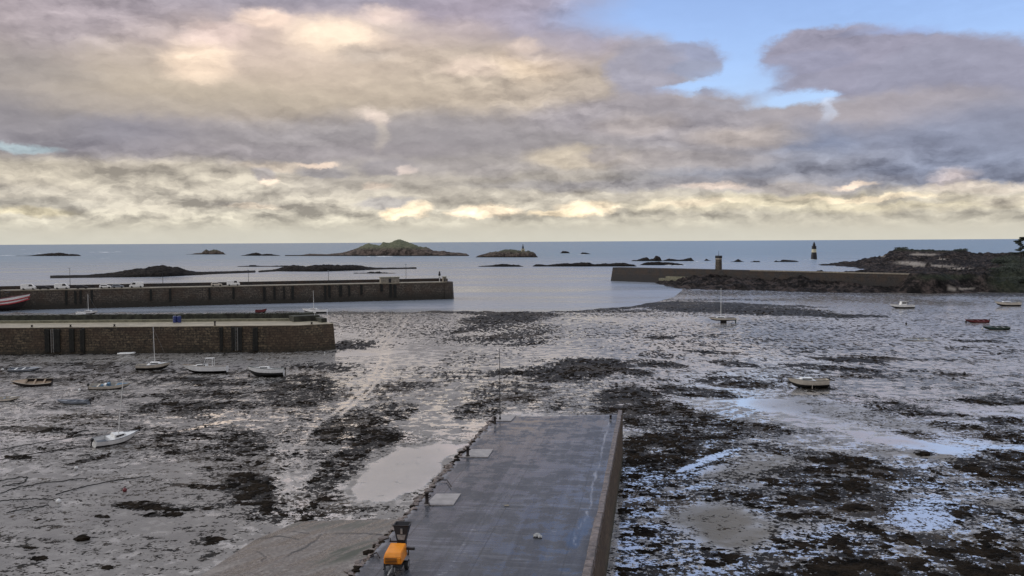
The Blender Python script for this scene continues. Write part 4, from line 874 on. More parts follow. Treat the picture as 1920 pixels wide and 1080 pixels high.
# ------------------------------------------------------------------ islets and reefs
def islet(name, label, prof, ybase, m, depth=None, rough=1.0, cat='islet', seed=0):
    # prof: skyline as (px, py); stands on the sea at row ybase
    xs = [a for a, _ in prof]; cx = (xs[0]+xs[-1])/2
    yb = ybase if isinstance(ybase, list) else [(xs[0], ybase), (xs[-1], ybase)]
    c = P(cx, float(np.interp(cx, [a for a, _ in yb], [b for _, b in yb])), 0.0); d = c[1]
    wpx = xs[-1]-xs[0]; width = wpx/F*d; depth = depth or max(8, width*.22)
    nu = int(min(260, max(40, wpx*1.2))); nv = 26
    u = np.linspace(xs[0], xs[-1], nu); v = np.linspace(0, 1, nv)
    yt = np.interp(u, xs, [b for _, b in prof])
    U, Vv = np.meshgrid(u, v); d = P(u, np.interp(u, [a for a, _ in yb], [b for _, b in yb]), 0.0)[:, 1]; D = d+Vv*depth
    ydn = yt - np.array([PIX(PD(x, 1e7, 0))[1] for x in u])
    za = np.maximum(0, CAM_H-ydn*d/F); zb = np.maximum(0, CAM_H-ydn*(d+depth*.5)/F); zt = za+(zb-za)*sstep(za, .1, 2.0)
    zt = zt*(1-(1-sstep(za, .6, 2.6))*(1-np.clip(2.4*(fbm(u/9+seed*7, u*0+seed, 4, .7)-.32), 0, 1.2)))
    ridge = np.sin(np.pi*np.clip(Vv, 0, 1))**.55
    q = PD(U.ravel(), 1.0).reshape(nv, nu, 3); Xw = q[..., 0]*D; Yw = D
    rd = ridged(Xw/(width/9)+seed, Yw/(width/9)*1.0+seed*3, 6); fb = ridged(Xw/7+seed, Yw/7, 4)
    z = zt[None]*ridge*(1-.42*rough*(1-rd)) + rough*(fb-.5)*np.minimum(zt[None], 4)*1.5
    edge = np.minimum(1, np.minimum((U-xs[0]), (xs[-1]-U))/6)
    z = z*edge - .35*(1-edge) - .5*(Vv < .01) - .5*(Vv > .99)
    V = np.stack([Xw-c[0], Yw-c[1], z-.1], -1)
    o = np_mesh(name, V.reshape(-1, 3), grid_faces(nv, nu), M[m], smooth=False); o.location = (c[0], c[1], 0)
    return tag(o, label, cat)
islet('island', 'large humped grassy granite island on the horizon left of centre', [(528, 480), (560, 479), (580, 476), (612, 477), (640, 474), (655, 470), (668, 465), (680, 459), (690, 455), (700, 457), (712, 460), (718, 453), (728, 454), (738, 449), (750, 448), (762, 451), (775, 455), (785, 461), (800, 463), (812, 470), (825, 471), (830, 470), (845, 473), (880, 476)], 480, 'islet', 130, .5, 'island', 1)
islet('islet', 'rocky islet carrying the small pale daymark near the centre', [(890, 481), (905, 477), (920, 473), (938, 470), (950, 467), (962, 468), (975, 470), (984, 471), (990, 469), (996, 472), (1000, 472), (1007, 479), (1010, 481)], 482.5, 'islet2', 45, .5, 'islet', 2)
islet('islet', 'low long rock with small hump at the far left of the sea', [(24, 480), (50, 479), (75, 477), (95, 475), (110, 474), (125, 476), (153, 478)], 480, 'reef', 30, .6, 'islet', 3)
islet('islet', 'small double-peaked rock on the sea left of the large island', [(344, 477), (365, 475), (378, 474), (386, 467), (392, 471), (398, 468), (405, 467), (414, 472), (424, 475)], 477, 'islet2', 25, .5, 'islet', 4)
islet('reef', 'thin flat reef just left of the large island', [(448, 479), (470, 476), (480, 474), (490, 477), (505, 476), (528, 479)], 479.5, 'reef', 20, .6, 'reef', 5)
islet('reef', 'broad peaked weedy reef behind the far pier at left', [(86, 521.8), (115, 520), (150, 517.6), (180, 514), (210, 512), (230, 508), (255, 505), (278, 501), (297, 499), (305, 498), (318, 501), (335, 502), (350, 507), (365, 510), (400, 510), (450, 509), (482, 509.5)], [(86, 522), (150, 521), (300, 519), (400, 514), (482, 511)], 'reef', 60, .5, 'reef', 6)
islet('reef', 'long low dark reef above the middle of the far pier', [(480, 509), (510, 506), (525, 502), (548, 498), (570, 500), (590, 498), (615, 497), (640, 498), (670, 498), (690, 501), (720, 502), (740, 503), (785, 502.5)], [(480, 511), (520, 508.5), (600, 509), (720, 505), (785, 504)], 'reef', 50, .5, 'reef', 7)
islet('reef', 'thin dark reef strip behind the long low reef', [(440, 499), (470, 497), (510, 498), (548, 497), (575, 498)], 500, 'reef', 25, .5, 'reef', 8)
islet('reef', 'small flat dark reef left of the stone shelter', [(658, 512), (680, 510), (700, 509), (745, 511)], 512.5, 'reef', 12, .4, 'reef', 9)
islet('reef', 'short dark reef at centre below the daymark islet', [(893, 500), (915, 497), (940, 495), (965, 496), (985, 499)], 500, 'reef', 18, .4, 'reef', 10)
islet('reef', 'long thin dark reef reaching the tip of the right breakwater', [(995, 498), (1005, 495), (1030, 496), (1060, 494), (1085, 493), (1100, 492), (1115, 495), (1140, 494), (1170, 493), (1195, 496)], 499.5, 'reef', 22, .5, 'reef', 11)
islet('rock', 'left of the two tiny rocks standing in open sea right of the daymark', [(1049, 474), (1054, 470), (1060, 471), (1066, 472), (1071, 474)], 474.8, 'reef', 14, .4, 'rock', 12)
islet('rock', 'right of the two tiny rocks standing in open sea right of the daymark', [(1085, 476), (1092, 473), (1100, 474), (1110, 475)], 476.3, 'reef', 14, .4, 'rock', 13)
islet('rock', 'jagged dark rocks with a blocky peak above the right breakwater tip', [(1180, 489), (1195, 487), (1205, 484), (1213, 482), (1218, 486), (1226, 485), (1230, 480), (1237, 481), (1241, 488), (1255, 485), (1275, 487), (1295, 484), (1303, 487)], 489.5, 'reef', 30, .5, 'rock', 14)
islet('rock', 'low brownish reef just in front of the jagged dark rocks', [(1198, 495), (1215, 491), (1235, 491), (1255, 492), (1270, 493), (1285, 495)], 497, 'reef', 16, .4, 'reef', 15)
islet('rock', 'small rocks immediately left of the beacon tower', [(1318, 488), (1324, 485), (1330, 487), (1336, 488)], 488.8, 'reef', 10, .4, 'rock', 16)
islet('rock', 'pointed small rock between beacon tower and lighthouse', [(1366, 490), (1376, 489), (1384, 486), (1392, 489), (1400, 490)], 491, 'reef', 12, .4, 'rock', 17)
islet('rock', 'flat small rock right of the pointed one near the beacon', [(1403, 491), (1415, 488), (1425, 489), (1430, 491)], 491.3, 'reef', 12, .4, 'rock', 18)
islet('rock', 'long low rocks just left of the lighthouse foot', [(1448, 490), (1455, 487.5), (1462, 489), (1468, 486.5), (1485, 487.5), (1501, 489.5)], 491, 'reef', 12, .4, 'rock', 19)
# daymark on the islet
dm = P(980, 482.5, 0)[1]+22; p = PD(980.5, dm, float(ZY(473, 980, dm)))
t = thing('daymark', 'small cream tower with dark spire on the central islet', 'daymark', tuple(p))
bm = bmesh.new(); prism(bm, [(-3, -3), (3, -3), (3, 3), (-3, 3)], -3, 5.2, .5); mesh_obj('tower', bm, M['yellow'], t)
bm = bmesh.new(); cyl(bm, (0, 0, 5.2), (0, 0, 8.5), 1.6, 1.2); cyl(bm, (0, 0, 8.5), (0, 0, 12.8), .9, .2); mesh_obj('spire', bm, M['darkmetal'], t)
bm = bmesh.new(); bx(bm, -.6, .6, -3.05, -2.5, -2, 4.2); mesh_obj('dark_stripe', bm, M['black'], t)
# breaking waves round the outer rocks
bm = bmesh.new()
for cx, cy, wd in [(5, 479, 14), (45, 468, 6), (52, 475, 7), (70, 475, 8), (185, 473, 14), (205, 473, 10), (225, 472, 8), (195, 484, 6), (1516, 486, 7), (1538, 486, 8), (600, 480, 3), (700, 480.6, 20), (905, 484, 3), (860, 478, 8), (1090, 477, 6), (150, 480, 6), (1270, 497.5, 18), (1300, 490, 9)]:
    for k in range(4):
        q = P(cx+random.uniform(-wd, wd), cy+random.uniform(-.5, .4), 0.0)
        ico(bm, (q[0], q[1], -.1), wd/F*q[1]*random.uniform(.2, .6), 1, .3, (1.6, .6, .06))
o = mesh_obj('breaking_waves', bm, M['foam']); o['kind'] = 'stuff'; tag(o, 'white foam of waves breaking around the outer rocks', 'foam')

# ------------------------------------------------------------------ headland and rocky foreshore (right)
TD = np.array([385, 392, 400, 415, 440, 470, 520, 600, 700, 780, 820, 850, 900, 980, 1060], float)
TP = np.array([1200, 1240, 1300, 1400, 1500, 1560, 1600, 1655, 1668, 1690, 1805, 1830, 1880, 1960, 2200, 2700], float)
Zt = np.full((len(TD), len(TP)), -1.5)
def setcol(px, vals): Zt[:, list(TP).index(px)] = vals
setcol(1240, [-1.5]*5+[-.3, .8, -1.5, -1.5, -1.5, -1.5, -1.5, -1.5, -1.5, -1.5])
setcol(1300, [-1.5, -1.5, -1.5, -1.2, .6, 3.6, 4.6, -1.5, -1.5, -1.5, -1.5, -1.5, -1.5, -1.5, -1.5])
setcol(1400, [-1.5, -1.5, -1.5, .1, 3.0, 5.6, 4.5, -1.5, -1.5, -1.5, -1.5, -1.5, -1.5, -1.5, -1.5])
setcol(1500, [-1.5, -1.5, -.4, 1.8, 5.2, 5.6, 2, -1.5, -1.5, -1.5, -1.5, -1.5, -1.5, -1.5, -1.5])
setcol(1560, [-1.5, -1.2, .3, 3.0, 6, 6.4, 3.2, .4, -1.5, -1.5, .7, .9, -1.5, -1.5, -1.5])
setcol(1600, [-1.5, -.8, .8, 3.8, 6.2, 6.2, 4, 2.0, -1.2, 1.0, 2.2, 2.6, 1, -1.5, -1.5])
setcol(1655, [-1.5, -.5, 1.4, 4.4, 5.6, 6.2, 5.2, 3.8, 2.2, 4.4, 6, 6.8, 6, 2, -1.5])
setcol(1668, [-1.5, -.4, 1.6, 4.6, 5.8, 6.2, 5.4, 4.2, 3.0, 7, 10, 13.0, 12, 4, -1.5])
setcol(1690, [-1.5, -.2, 2.0, 5.0, 6.2, 6.4, 5.6, 4.6, 3.6, 9.5, 13, 16.2, 15.5, 6, -1.5])
setcol(1805, [-1.2, 1.2, 4.6, 8.0, 7.6, 6.8, 6.4, 5.6, 5.4, 9, 13, 15.6, 15, 6, -1.5])
setcol(1830, [-1, 1.4, 4.6, 8.0, 7.6, 7, 7, 6.4, 6.4, 9, 11, 12, 11.6, 6, -1.5])
setcol(1880, [-.5, 1.4, 3.8, 6.6, 7.2, 7.8, 8, 8, 8.6, 10.5, 11.8, 12.8, 12, 7, 0])
setcol(1960, [.2, 1, 2.4, 5, 7.8, 8.6, 9, 9.8, 11, 12, 12.6, 13, 12.6, 8, 0])
setcol(2200, [1, 2, 3, 6, 8, 9, 10, 12, 13, 13.5, 14, 14, 13, 9, 2]); setcol(2700, [1, 2, 3, 6, 8, 9, 10, 12, 13, 13.5, 14, 14, 13, 9, 2])
pxs = np.concatenate([np.arange(1200, 1950, 2.0), np.arange(1950, 2700, 20)]); ds = np.concatenate([np.arange(385, 520, 1.8), np.arange(520, 780, 5), np.arange(780, 1060, 3.5)])
for _c, _l in ((1668, 1.5), (1690, 2.2), (1805, 3.0), (1830, 3.0), (1880, 3.4), (1960, 3.4)):
    Zt[9:13, list(TP).index(_c)] -= _l
Zc = np.array([np.interp(pxs, TP, Zt[i]) for i in range(len(TD))]); Zg = np.array([np.interp(ds, TD, Zc[:, j]) for j in range(len(pxs))]).T
U, Dd = np.meshgrid(pxs, ds); q = PD(U.ravel(), 1.0).reshape(*U.shape, 3); Xw = q[..., 0]*Dd; Yw = Dd
rg = ridged(Xw/26, Yw/26, 6); r2 = ridged(Xw/6+5, Yw/6, 4)
amp = np.clip(Zg+1.5, 0, 4)/4
Zg = Zg+amp*((rg-.72)*6.5+(r2-.66)*3.4)
# keep the ground under the breakwater crest
wallY = np.interp(Xw, [p[0] for p in BP], [p[1] for p in BP])
near_wall = (np.abs(Yw-wallY-3) < 9) & (U < 1712)
Zg = np.where(near_wall, np.minimum(Zg, 7.0), Zg)
Zg = np.where((Yw < wallY) & (Yw > wallY-60) & (U < 1712), np.minimum(Zg, 6.6-np.clip((wallY-Yw)/14, 0, 6.5)+2.4*(rg-.62)+1.4*(r2-.6)-.8), Zg)
end_ = sstep(U, 1672, 1712)*(1-sstep(U, 1750, 1840))*(Yw < wallY+22)*sstep(Dd, 386, 394)
Zg = np.maximum(Zg, end_*(8.5-np.clip((wallY-2-Yw)/2.2, 0, 9.5)+1.2*(r2-.5))-1.5*(end_ < .01))
ipx, ipy = PIX(np.stack([Xw, Yw, Zg], -1))
sandA = np.zeros(U.shape); vegA = np.zeros(U.shape)
for c in [(1706, 493, 26, 3, 2), (1740, 497, 50, 1.6, 2), (1732, 477, 26, 1.8, 0), (1768, 486, 9, .9, 0), (1790, 541, 36, 1.6, 0), (1800, 503, 22, 1, 0), (1655, 480, 5, 1, 0), (1820, 521, 4, 1, 0)]: sandA = np.maximum(sandA, ell(ipx, ipy, *c, soft=.4))
for c in [(1740, 467, 74, 4, 0), (1895, 488, 30, 10, 0), (1900, 525, 46, 26, 0), (1770, 519, 60, 5, 0)]: vegA = np.maximum(vegA, ell(ipx, ipy, *c, soft=.4))
def land_material():
    m = bpy.data.materials.new('shore_rock'); m.use_nodes = True; T = NT(m.node_tree)
    b = T.n('ShaderNodeBsdfPrincipled'); o = T.n('ShaderNodeOutputMaterial'); T.nt.links.new(b.outputs[0], o.inputs[0])
    p = T.n('ShaderNodeNewGeometry').outputs['Position']
    n = T.noise(p, .12, 8, .7); f = T.noise(T.v('MULTIPLY', p, (1, .5, 1)), .5, 6, .72)
    c = T.ramp(T.m('ADD', T.m('MULTIPLY', n, .5), T.m('MULTIPLY', f, .5)), [(.43, (.004, .0035, .0035)), (.5, (.022, .018, .017)), (.58, (.085, .066, .06))])
    c = T.mix(T.m('MULTIPLY', T.attr('veg'), .85), c, T.ramp(f, [(.35, (.014, .018, .012)), (.7, (.05, .06, .035))]))
    c = T.mix(T.m('MULTIPLY', T.attr('sand'), .9), c, (.42, .37, .32, 1))
    T.put(b.inputs['Base Color'], c); b.inputs['Roughness'].default_value = .85; b.inputs['IOR'].default_value = 1.2
    bn = T.n('ShaderNodeBump'); bn.inputs['Strength'].default_value = 1; bn.inputs['Distance'].default_value = 2.5
    T.put(bn.inputs['Height'], f); T.put(b.inputs['Normal'], bn.outputs[0])
    return m
struct(np_mesh('headland', np.stack([Xw, Yw, Zg-.1], -1).reshape(-1, 3), grid_faces(*U.shape), land_material(), dict(sand=sandA, veg=vegA), smooth=False))
def ground_z(px, d):
    j = np.argmin(np.abs(pxs-px)); i = np.argmin(np.abs(ds-d)); return float(Zg[i, j])
# bushes on the headland crest
def leafy(bm, c, r, n, s, flat=1.0):
    for _ in range(n):
        v = Vector((random.gauss(0, 1), random.gauss(0, 1), random.gauss(0, 1))).normalized()*(random.random()**.33)
        pc = Vector(c)+Vector((v.x*r, v.y*r, v.z*r*flat)); k = s*random.uniform(.5, 1.2)
        a = Vector((random.gauss(0, 1), random.gauss(0, 1), random.gauss(0, 1))).normalized()*k; b = a.orthogonal().normalized()*k*.7
        vs = [bm.verts.new(pc+x) for x in (a, b, -a, -b)]; bm.faces.new(vs)
bush_lab = ['leftmost rounded bush on the headland crest', 'second bush from the left on the headland crest', 'third bush from the left on the headland crest', 'fourth bush from the left on the headland crest', 'fifth bush from the left on the headland crest', 'sixth bush from the left on the headland crest', 'tallest dark bush on the headland crest', 'bush just right of the tallest one on the headland crest', 'second from right of the headland crest bushes', 'rightmost bush ending the headland crest']
for (px, r), lb in zip([(1682, 3.6), (1693, 4.4), (1706, 3.2), (1719, 3.0), (1733, 3.0), (1747, 2.8), (1772, 4.6), (1786, 3.6), (1795, 3.6), (1806, 3.4)], bush_lab):
    d = 862; z = ground_z(px, d); p = PD(px, d, z); bm = bmesh.new()
    for k in range(3): leafy(bm, (random.uniform(-r, r)*.9, random.uniform(-2, 2), r*.2), r*.62, 130, .5, .6)
    o = mesh_obj('bush', bm, M['leaf']); o.location = tuple(p); tag(o, lb, 'bush', 'bushes along the headland crest')
def pine(px, d, zt, label, sc=1.0):
    z = 8.0; p = PD(px, d, z); h = zt-z
    t = thing('pine_tree', label, 'tree', tuple(p)); bm = bmesh.new(); tube(bm, [(0, 0, -2), (.4, 0, h*.4), (-.2, .2, h*.7), (0, 0, h*.93)], .3)
    lim = []
    for k in range(11):
        zz_ = h*(.28+.07*k); a = random.random()*6.28; L = (1.12-.085*k)*5.6*sc*random.uniform(.75, 1.1)
        e = (math.cos(a)*L, math.sin(a)*L, zz_+.8); lim.append((e, L)); tube(bm, [(0, 0, zz_-.6), tuple(Vector(e)*.5+Vector((0, 0, zz_*.5-.3))), e], .1, 4)
    mesh_obj('trunk', bm, M['bark'], t); bm = bmesh.new()
    for e, L in lim:
        for f in (.45, .75, 1.0): leafy(bm, (e[0]*f, e[1]*f, e[2]+.15), 1.7*sc, 130, .4, .32)
    leafy(bm, (0, 0, h*.95), 1.8*sc, 160, .4, .5); mesh_obj('crown', bm, M['leaf'], t)
pine(1914, 560, 23.6, 'dark layered pine at the right edge above the headland')
pine(1936, 590, 23.0, 'dark layered pine cut by the right edge of the photo')
for px, d, r, lb in [(1880, 540, 4.6, 'dark shrub thicket below the layered pine'), (1906, 500, 5.2, 'large dark shrub at the right edge under the pines'), (1868, 470, 3.0, 'low dark shrub on the shore left of the large shrub'), (1900, 440, 4.5, 'dark green shrub near the right edge above the mud'), (1916, 412, 4.0, 'lowest dark green shrub at the right edge beside the mud')]:
    z = ground_z(px, d); p = PD(px, d, z); bm = bmesh.new()
    for k in range(5): leafy(bm, (random.uniform(-r, r), random.uniform(-2, 2), r*.3), r*.7, 220, .42, .6)
    o = mesh_obj('shrub', bm, M['leaf']); o.location = tuple(p); tag(o, lb, 'shrub', 'dark shrubs by the right edge')

# ------------------------------------------------------------------ boats
def hull_mesh(L, B, H, rake=.14, sheer=.22, transom=.78, open_=True, split=.42, bottom_mat=1, vee=.55):
    bm = bmesh.new(); N = 15; rows_ = []
    for i in range(N):
        s = i/(N-1); x = -L/2+L*s
        b = B/2*(transom+(1-transom)*math.sin(min(1, s/.45)*math.pi/2)) if s < .45 else B/2*max(.015, (1-((s-.45)/.55)**2.3))
        h = H*(1+sheer*(abs(s-.3)/.7)**2*1.6); kz = H*.30*max(0, (s-.72)/.28)**2*1.6
        row = []
        for (fy, fz) in ((0, 0), (.5*(1-vee*.3), .10), (.82, .28), (.94, split), (.985, .72), (1.0, 1.0)):
            xx = x+rake*L*fz*max(0, (s-.6)/.4)**2*.9
            row.append((xx, b*fy, kz*(1-fz)+h*fz*1.0))
        rows_.append(row)
    Lf = [[bm.verts.new((x, y, z)) for x, y, z in r] for r in rows_]; Rt = [[r2[0]]+[bm.verts.new((x, -y, z)) for x, y, z in r[1:]] for r, r2 in zip(rows_, Lf)]
    for G in (Lf, Rt):
        for a, b in zip(G, G[1:]):
            for k in range(5):
                f = bm.faces.new((a[k], b[k], b[k+1], a[k+1])); f.material_index = bottom_mat if k < 3 else 0
    tr = bm.faces.new(Lf[0][::-1]+Rt[0][1:]); tr.material_index = 0
    return bm, rows_
def deck_mesh(rows_, drop, inset=.97, s0=0, s1=15):
    bm = bmesh.new(); A = []
    for r in rows_[s0:s1]:
        x, y, z = r[-1]; A.append([bm.verts.new((x, y*inset, z-drop)), bm.verts.new((x, 0, z-drop+.03*(drop < .1))), bm.verts.new((x, -y*inset, z-drop))])
    for a, b in zip(A, A[1:]):
        bm.faces.new((a[0], b[0], b[1], a[1])); bm.faces.new((a[1], b[1], b[2], a[2]))
    return bm
def rail_mesh(rows_, r=.035):
    bm = bmesh.new(); pl_ = [(x, y+.01, z) for x, y, z in (q[-1] for q in rows_)]; tube(bm, pl_, r, 5); tube(bm, [(x, -y, z) for x, y, z in pl_], r, 5); return bm
def boat(px, py, L, label, yaw=0, heel=0, B=None, H=.75, hull='white', bottom='anti', rail='grey', deck='white', kind='open', split=.42, z=0.0, dist=None, group=None, name='boat', cat='boat', lift=0.0, mast=None, extras=(), deckdrop=None, pitch=0.0):
    p = P(px, py, z) if dist is None else PD(px, dist, z); B = B or L*.36
    t = thing(name, label, cat, (p[0], p[1], z-.05+lift), (R(heel), R(pitch), R(yaw)), group)
    bm, rows_ = hull_mesh(L, B, H, split=split); hu = mesh_obj('hull', bm, [M[hull], M[bottom]], t)
    mesh_obj('rub_rail', rail_mesh(rows_), M[rail], t)
    if kind == 'open':
        mesh_obj('floor', deck_mesh(rows_, H*.55, .9), M[deck], t)
        for sx in (-.28, -.02, .22):
            bm = bmesh.new(); i = int((sx+.5)*14); yb = rows_[i][-1][1]*.97; zz_ = rows_[i][-1][2]-.14; bx(bm, sx*L-.13, sx*L+.13, -yb, yb, zz_, zz_+.05); mesh_obj('thwart', bm, M['brown' if deck == 'brown' else rail], t)
        bm = bmesh.new(); i0 = rows_[11][-1]; mesh_b = deck_mesh(rows_, .04, .97, 10, 15); bm.free(); mesh_obj('foredeck', mesh_b, M[deck], t)
    else:
        mesh_obj('deck', deck_mesh(rows_, .05, .97, 5, 15), M[deck], t)
        mesh_obj('cockpit_floor', deck_mesh(rows_, H*.5, .9, 0, 6), M['grey'], t)
        bm = bmesh.new(); c0 = rows_[5][-1]; bx(bm, c0[0]-.04, c0[0]+.04, -c0[1]*.9, c0[1]*.9, c0[2]-H*.5, c0[2]-.05); mesh_obj('bulkhead', bm, M['white'], t)
    hz_ = H*1.08
    def cabin(x0, x1, w0, w1, z0, z1, nm='cabin', mt='white', win=True, rake=.3):
        bm = bmesh.new(); A = [bm.verts.new(v) for v in ((x0, -w0, z0), (x1, -w1, z0), (x1, w1, z0), (x0, w0, z0))]
        Bv = [bm.verts.new(v) for v in ((x0+.05, -w0*.86, z1), (x1-rake, -w1*.8, z1-.04), (x1-rake, w1*.8, z1-.04), (x0+.05, w0*.86, z1))]
        bm.faces.new(A[::-1]); bm.faces.new(Bv)
        for k in range(4): bm.faces.new((A[k], A[(k+1) % 4], Bv[(k+1) % 4], Bv[k]))
        bmesh.ops.bevel(bm, geom=bm.edges[:], offset=.03, segments=1, affect='EDGES'); cb = mesh_obj(nm, bm, M[mt], t)
        if win:
            for s in (-1, 1):
                bm = bmesh.new(); y0 = s*(w0*.94); y1 = s*(w1*.92); a = z0+(z1-z0)*.4; b = z0+(z1-z0)*.78
                vs = [bm.verts.new(v) for v in ((x0+.2, y0+s*.01, a), (x1-rake-.1, y1+s*.02, a), (x1-rake-.15, y1*.95+s*.02, b), (x0+.25, y0*.95+s*.02, b))]
                vb = [bm.verts.new(v.co+Vector((0, s*.03, 0))) for v in vs]; bm.faces.new(vs); bm.faces.new(vb[::-1])
                for k in range(4): bm.faces.new((vs[k], vb[k], vb[(k+1) % 4], vs[(k+1) % 4]))
                mesh_obj('cabin_window', bm, M['glass'], cb)
        return cb
    if kind == 'cuddy': cabin(-L*.05, L*.30, B*.34, B*.2, H*.98, H+.42)
    if kind == 'wheel':      # small cabin with tall wheelhouse roof on posts
        cabin(L*.0, L*.30, B*.34, B*.2, H*.98, H+.45)
        bm = bmesh.new(); bx(bm, -L*.16, L*.04, -B*.32, B*.32, H+1.45, H+1.55); mesh_obj('roof', bm, M['white'], t)
        for s in (-1, 1):
            for x, xt in ((-L*.15, -L*.15), (L*.09, L*.02)):
                bm = bmesh.new(); cyl(bm, (x, s*B*.31, H*.9), (xt, s*B*.3, H+1.46), .05, seg=6); mesh_obj('roof_post', bm, M['white'], t)
        bm = bmesh.new(); vs = [bm.verts.new(v) for v in ((L*.1, -B*.3, H+.4), (L*.1, B*.3, H+.4), (L*.03, B*.28, H+1.44), (L*.03, -B*.28, H+1.44))]; vb = [bm.verts.new(v.co-Vector((.03, 0, 0))) for v in vs]; bm.faces.new(vs); bm.faces.new(vb[::-1]); mesh_obj('windscreen', bm, M['glass'], t)
    if kind == 'house':
        cabin(-L*.12, L*.14, B*.34, B*.3, H*.98, H+1.25, 'wheelhouse', rake=.35); bm = bmesh.new(); bx(bm, -L*.22, L*.1, -B*.38, B*.38, H+1.3, H+1.38); mesh_obj('roof', bm, M['white'], t)
    if mast:
        bm = bmesh.new(); cyl(bm, (L*.1, 0, H*.9), (L*.1, 0, H+mast), .07, .045, seg=6); mesh_obj('mast', bm, M['white'], t)
        bm = bmesh.new(); cyl(bm, (L*.1, 0, H+.9), (-L*.34, 0, H+.8), .05, seg=6); bo = mesh_obj('boom', bm, M['galv'], t)
        if 'sail' in extras:
            bm = bmesh.new(); tube(bm, [(L*.08, 0, H+1.0), (-L*.1, 0, H+1.0), (-L*.32, 0, H+.92)], .13, 8); mesh_obj('furled_sail', bm, M['blue'], bo)
        bm = bmesh.new(); cyl(bm, (L*.1, 0, H+mast*.97), (L*.55, 0, H*1.25), .014, seg=4); mesh_obj('forestay', bm, M['galv'], t)
        for s in (-1, 1): bm = bmesh.new(); cyl(bm, (L*.1, 0, H+mast*.85), (L*.03, s*B*.46, H*1.0), .012, seg=4); mesh_obj('shroud', bm, M['galv'], t)
    if 'keel' in extras: bm = bmesh.new(); prism(bm, [(-L*.14, -.1), (L*.12, -.06), (L*.12, .06), (-L*.14, .1)], -lift, .15, 0); mesh_obj('keel', bm, M['anti'], t)
    if 'rudder' in extras: bm = bmesh.new(); bx(bm, -L/2-.32, -L/2+.02, -.025, .025, -lift+.02, H*.9); mesh_obj('rudder', bm, M['green'], t)
    if 'legs' in extras:
        for s in (-1, 1): bm = bmesh.new(); cyl(bm, (0, s*B*.5, H*.6), (.02, s*B*.54, -.02), .05, seg=6); mesh_obj('beaching_leg', bm, M['cream'], t)
    if 'outboard' in extras:
        bm = bmesh.new(); bx(bm, -L/2-.42, -L/2-.08, -.15, .15, H*.85, H*.85+.42); bmesh.ops.bevel(bm, geom=bm.edges[:], offset=.05, segments=1, affect='EDGES'); cyl(bm, (-L/2-.25, 0, H*.9), (-L/2-.32, 0, H*.1), .07, seg=6); mesh_obj('outboard_motor', bm, M['black'], t)
    if 'cover' in extras:
        mesh_c = deck_mesh(rows_, -.08, 1.02, 0, 13)
        for v in mesh_c.verts:
            if abs(v.co.y) < .01: v.co.z += .35
            v.co.z += random.uniform(-.04, .04)
        mesh_obj('tarpaulin', mesh_c, M['blue'], t)
    if 'crates' in extras:
        for i in range(3): bm = bmesh.new(); bx(bm, -L*.2+i*.5, -L*.2+i*.5+.4, -B*.2, B*.2, H*.7, H*1.05+.15*i); mesh_obj('locker', bm, M['blue' if i != 1 else 'white'], t)
    return t
SB = 'boats lying dry on the left mud'; SR = 'boats lying dry on the right mud'
boat(213, 832, 4.8, 'white sailing boat with tall mast heeled on the left mud', 50, 13, H=.95, kind='cuddy', mast=7.4, rail='grey', extras=('outboard',), group=SB)
boat(285, 693, 5.6, 'small cream sailing boat whose mast crosses the inner pier wall', 8, 4, split=.5, H=1.1, kind='cuddy', hull='cream', mast=7.2, rail='grey', group=SB)
boat(389, 699, 7.2, 'white motor boat with raised roof over its cockpit', 185, 3, split=.35, H=1.25, kind='wheel', hull='white', rail='brown', group=SB)
boat(502, 706, 5.7, 'white half-decked boat with black bottom near the inner pier end', 184, 3, split=.52, H=1.45, kind='cuddy', rail='green', extras=('outboard',), group=SB)
boat(45, 696, 5.3, 'upturned looking pale grey open dinghy nearest the pier at far left', 4, 8, H=.6, hull='grey', bottom='anti', deck='grey', rail='white', group=SB)
boat(64, 723, 5.6, 'brown wooden open boat heeled towards the camera at far left', 196, -14, B=2.6, H=.8, hull='rust', bottom='anti', deck='brown', rail='cream', group=SB)
boat(9, 752, 3.6, 'pale boat cut by the left edge of the photo', 12, 8, H=.6, hull='cream', kind='open', deck='cream', group=SB)
boat(139, 757, 4.3, 'dark grey skiff with black outboard motor tipped up', 180, 0, B=1.7, H=.5, hull='grey', bottom='black', deck='grey', rail='grey', extras=('outboard',), group=SB)
boat(204, 729, 5.8, 'blue-decked fishing boat with blue and white lockers', 8, 8, B=2.1, H=.75, hull='cream', bottom='anti', deck='blue', rail='cream', extras=('crates', 'outboard'), group=SB)
boat(1356, 606, 6.9, 'grey keel yacht standing upright in a puddle right of centre', 180, 0, B=2.2, H=.8, hull='cream', kind='cuddy', rail='black', mast=8.6, extras=('keel', 'rudder'), lift=.75, group=SR)
boat(1518, 727, 5.9, 'cream half-decked boat on legs mirrored in a pool on the right', 183, -2, split=.45, H=1.3, hull='cream', kind='cuddy', rail='black', extras=('legs', 'outboard'), lift=.05, group=SR)
boat(1693, 578, 7.6, 'white motor boat with flat roof on the far right mud', 182, 3, H=1.15, kind='house', rail='cream', extras=('outboard',), group=SR)
boat(1891, 574, 8.0, 'cream cabin boat with dark bottom below the right shore', 180, 0, H=1.35, hull='cream', kind='cuddy', extras=('outboard',), group=SR)
boat(1833, 605, 6.0, 'small red boat on the right mud', 180, -10, B=2.0, H=.75, hull='red', bottom='rust', deck='rust', rail='red', extras=('outboard',), group=SR)
boat(1869, 618, 6.3, 'dark green open boat just below the red one', 182, -6, B=2.2, H=.75, hull='green', bottom='black', deck='green', rail='galv', group=SR)
boat(1722, 638, 6.6, 'low pale weathered hull lying flat in the right mud', 181, -10, B=1.8, H=.3, hull='grey', bottom='anti', deck='grey', rail='cream', group=SR)
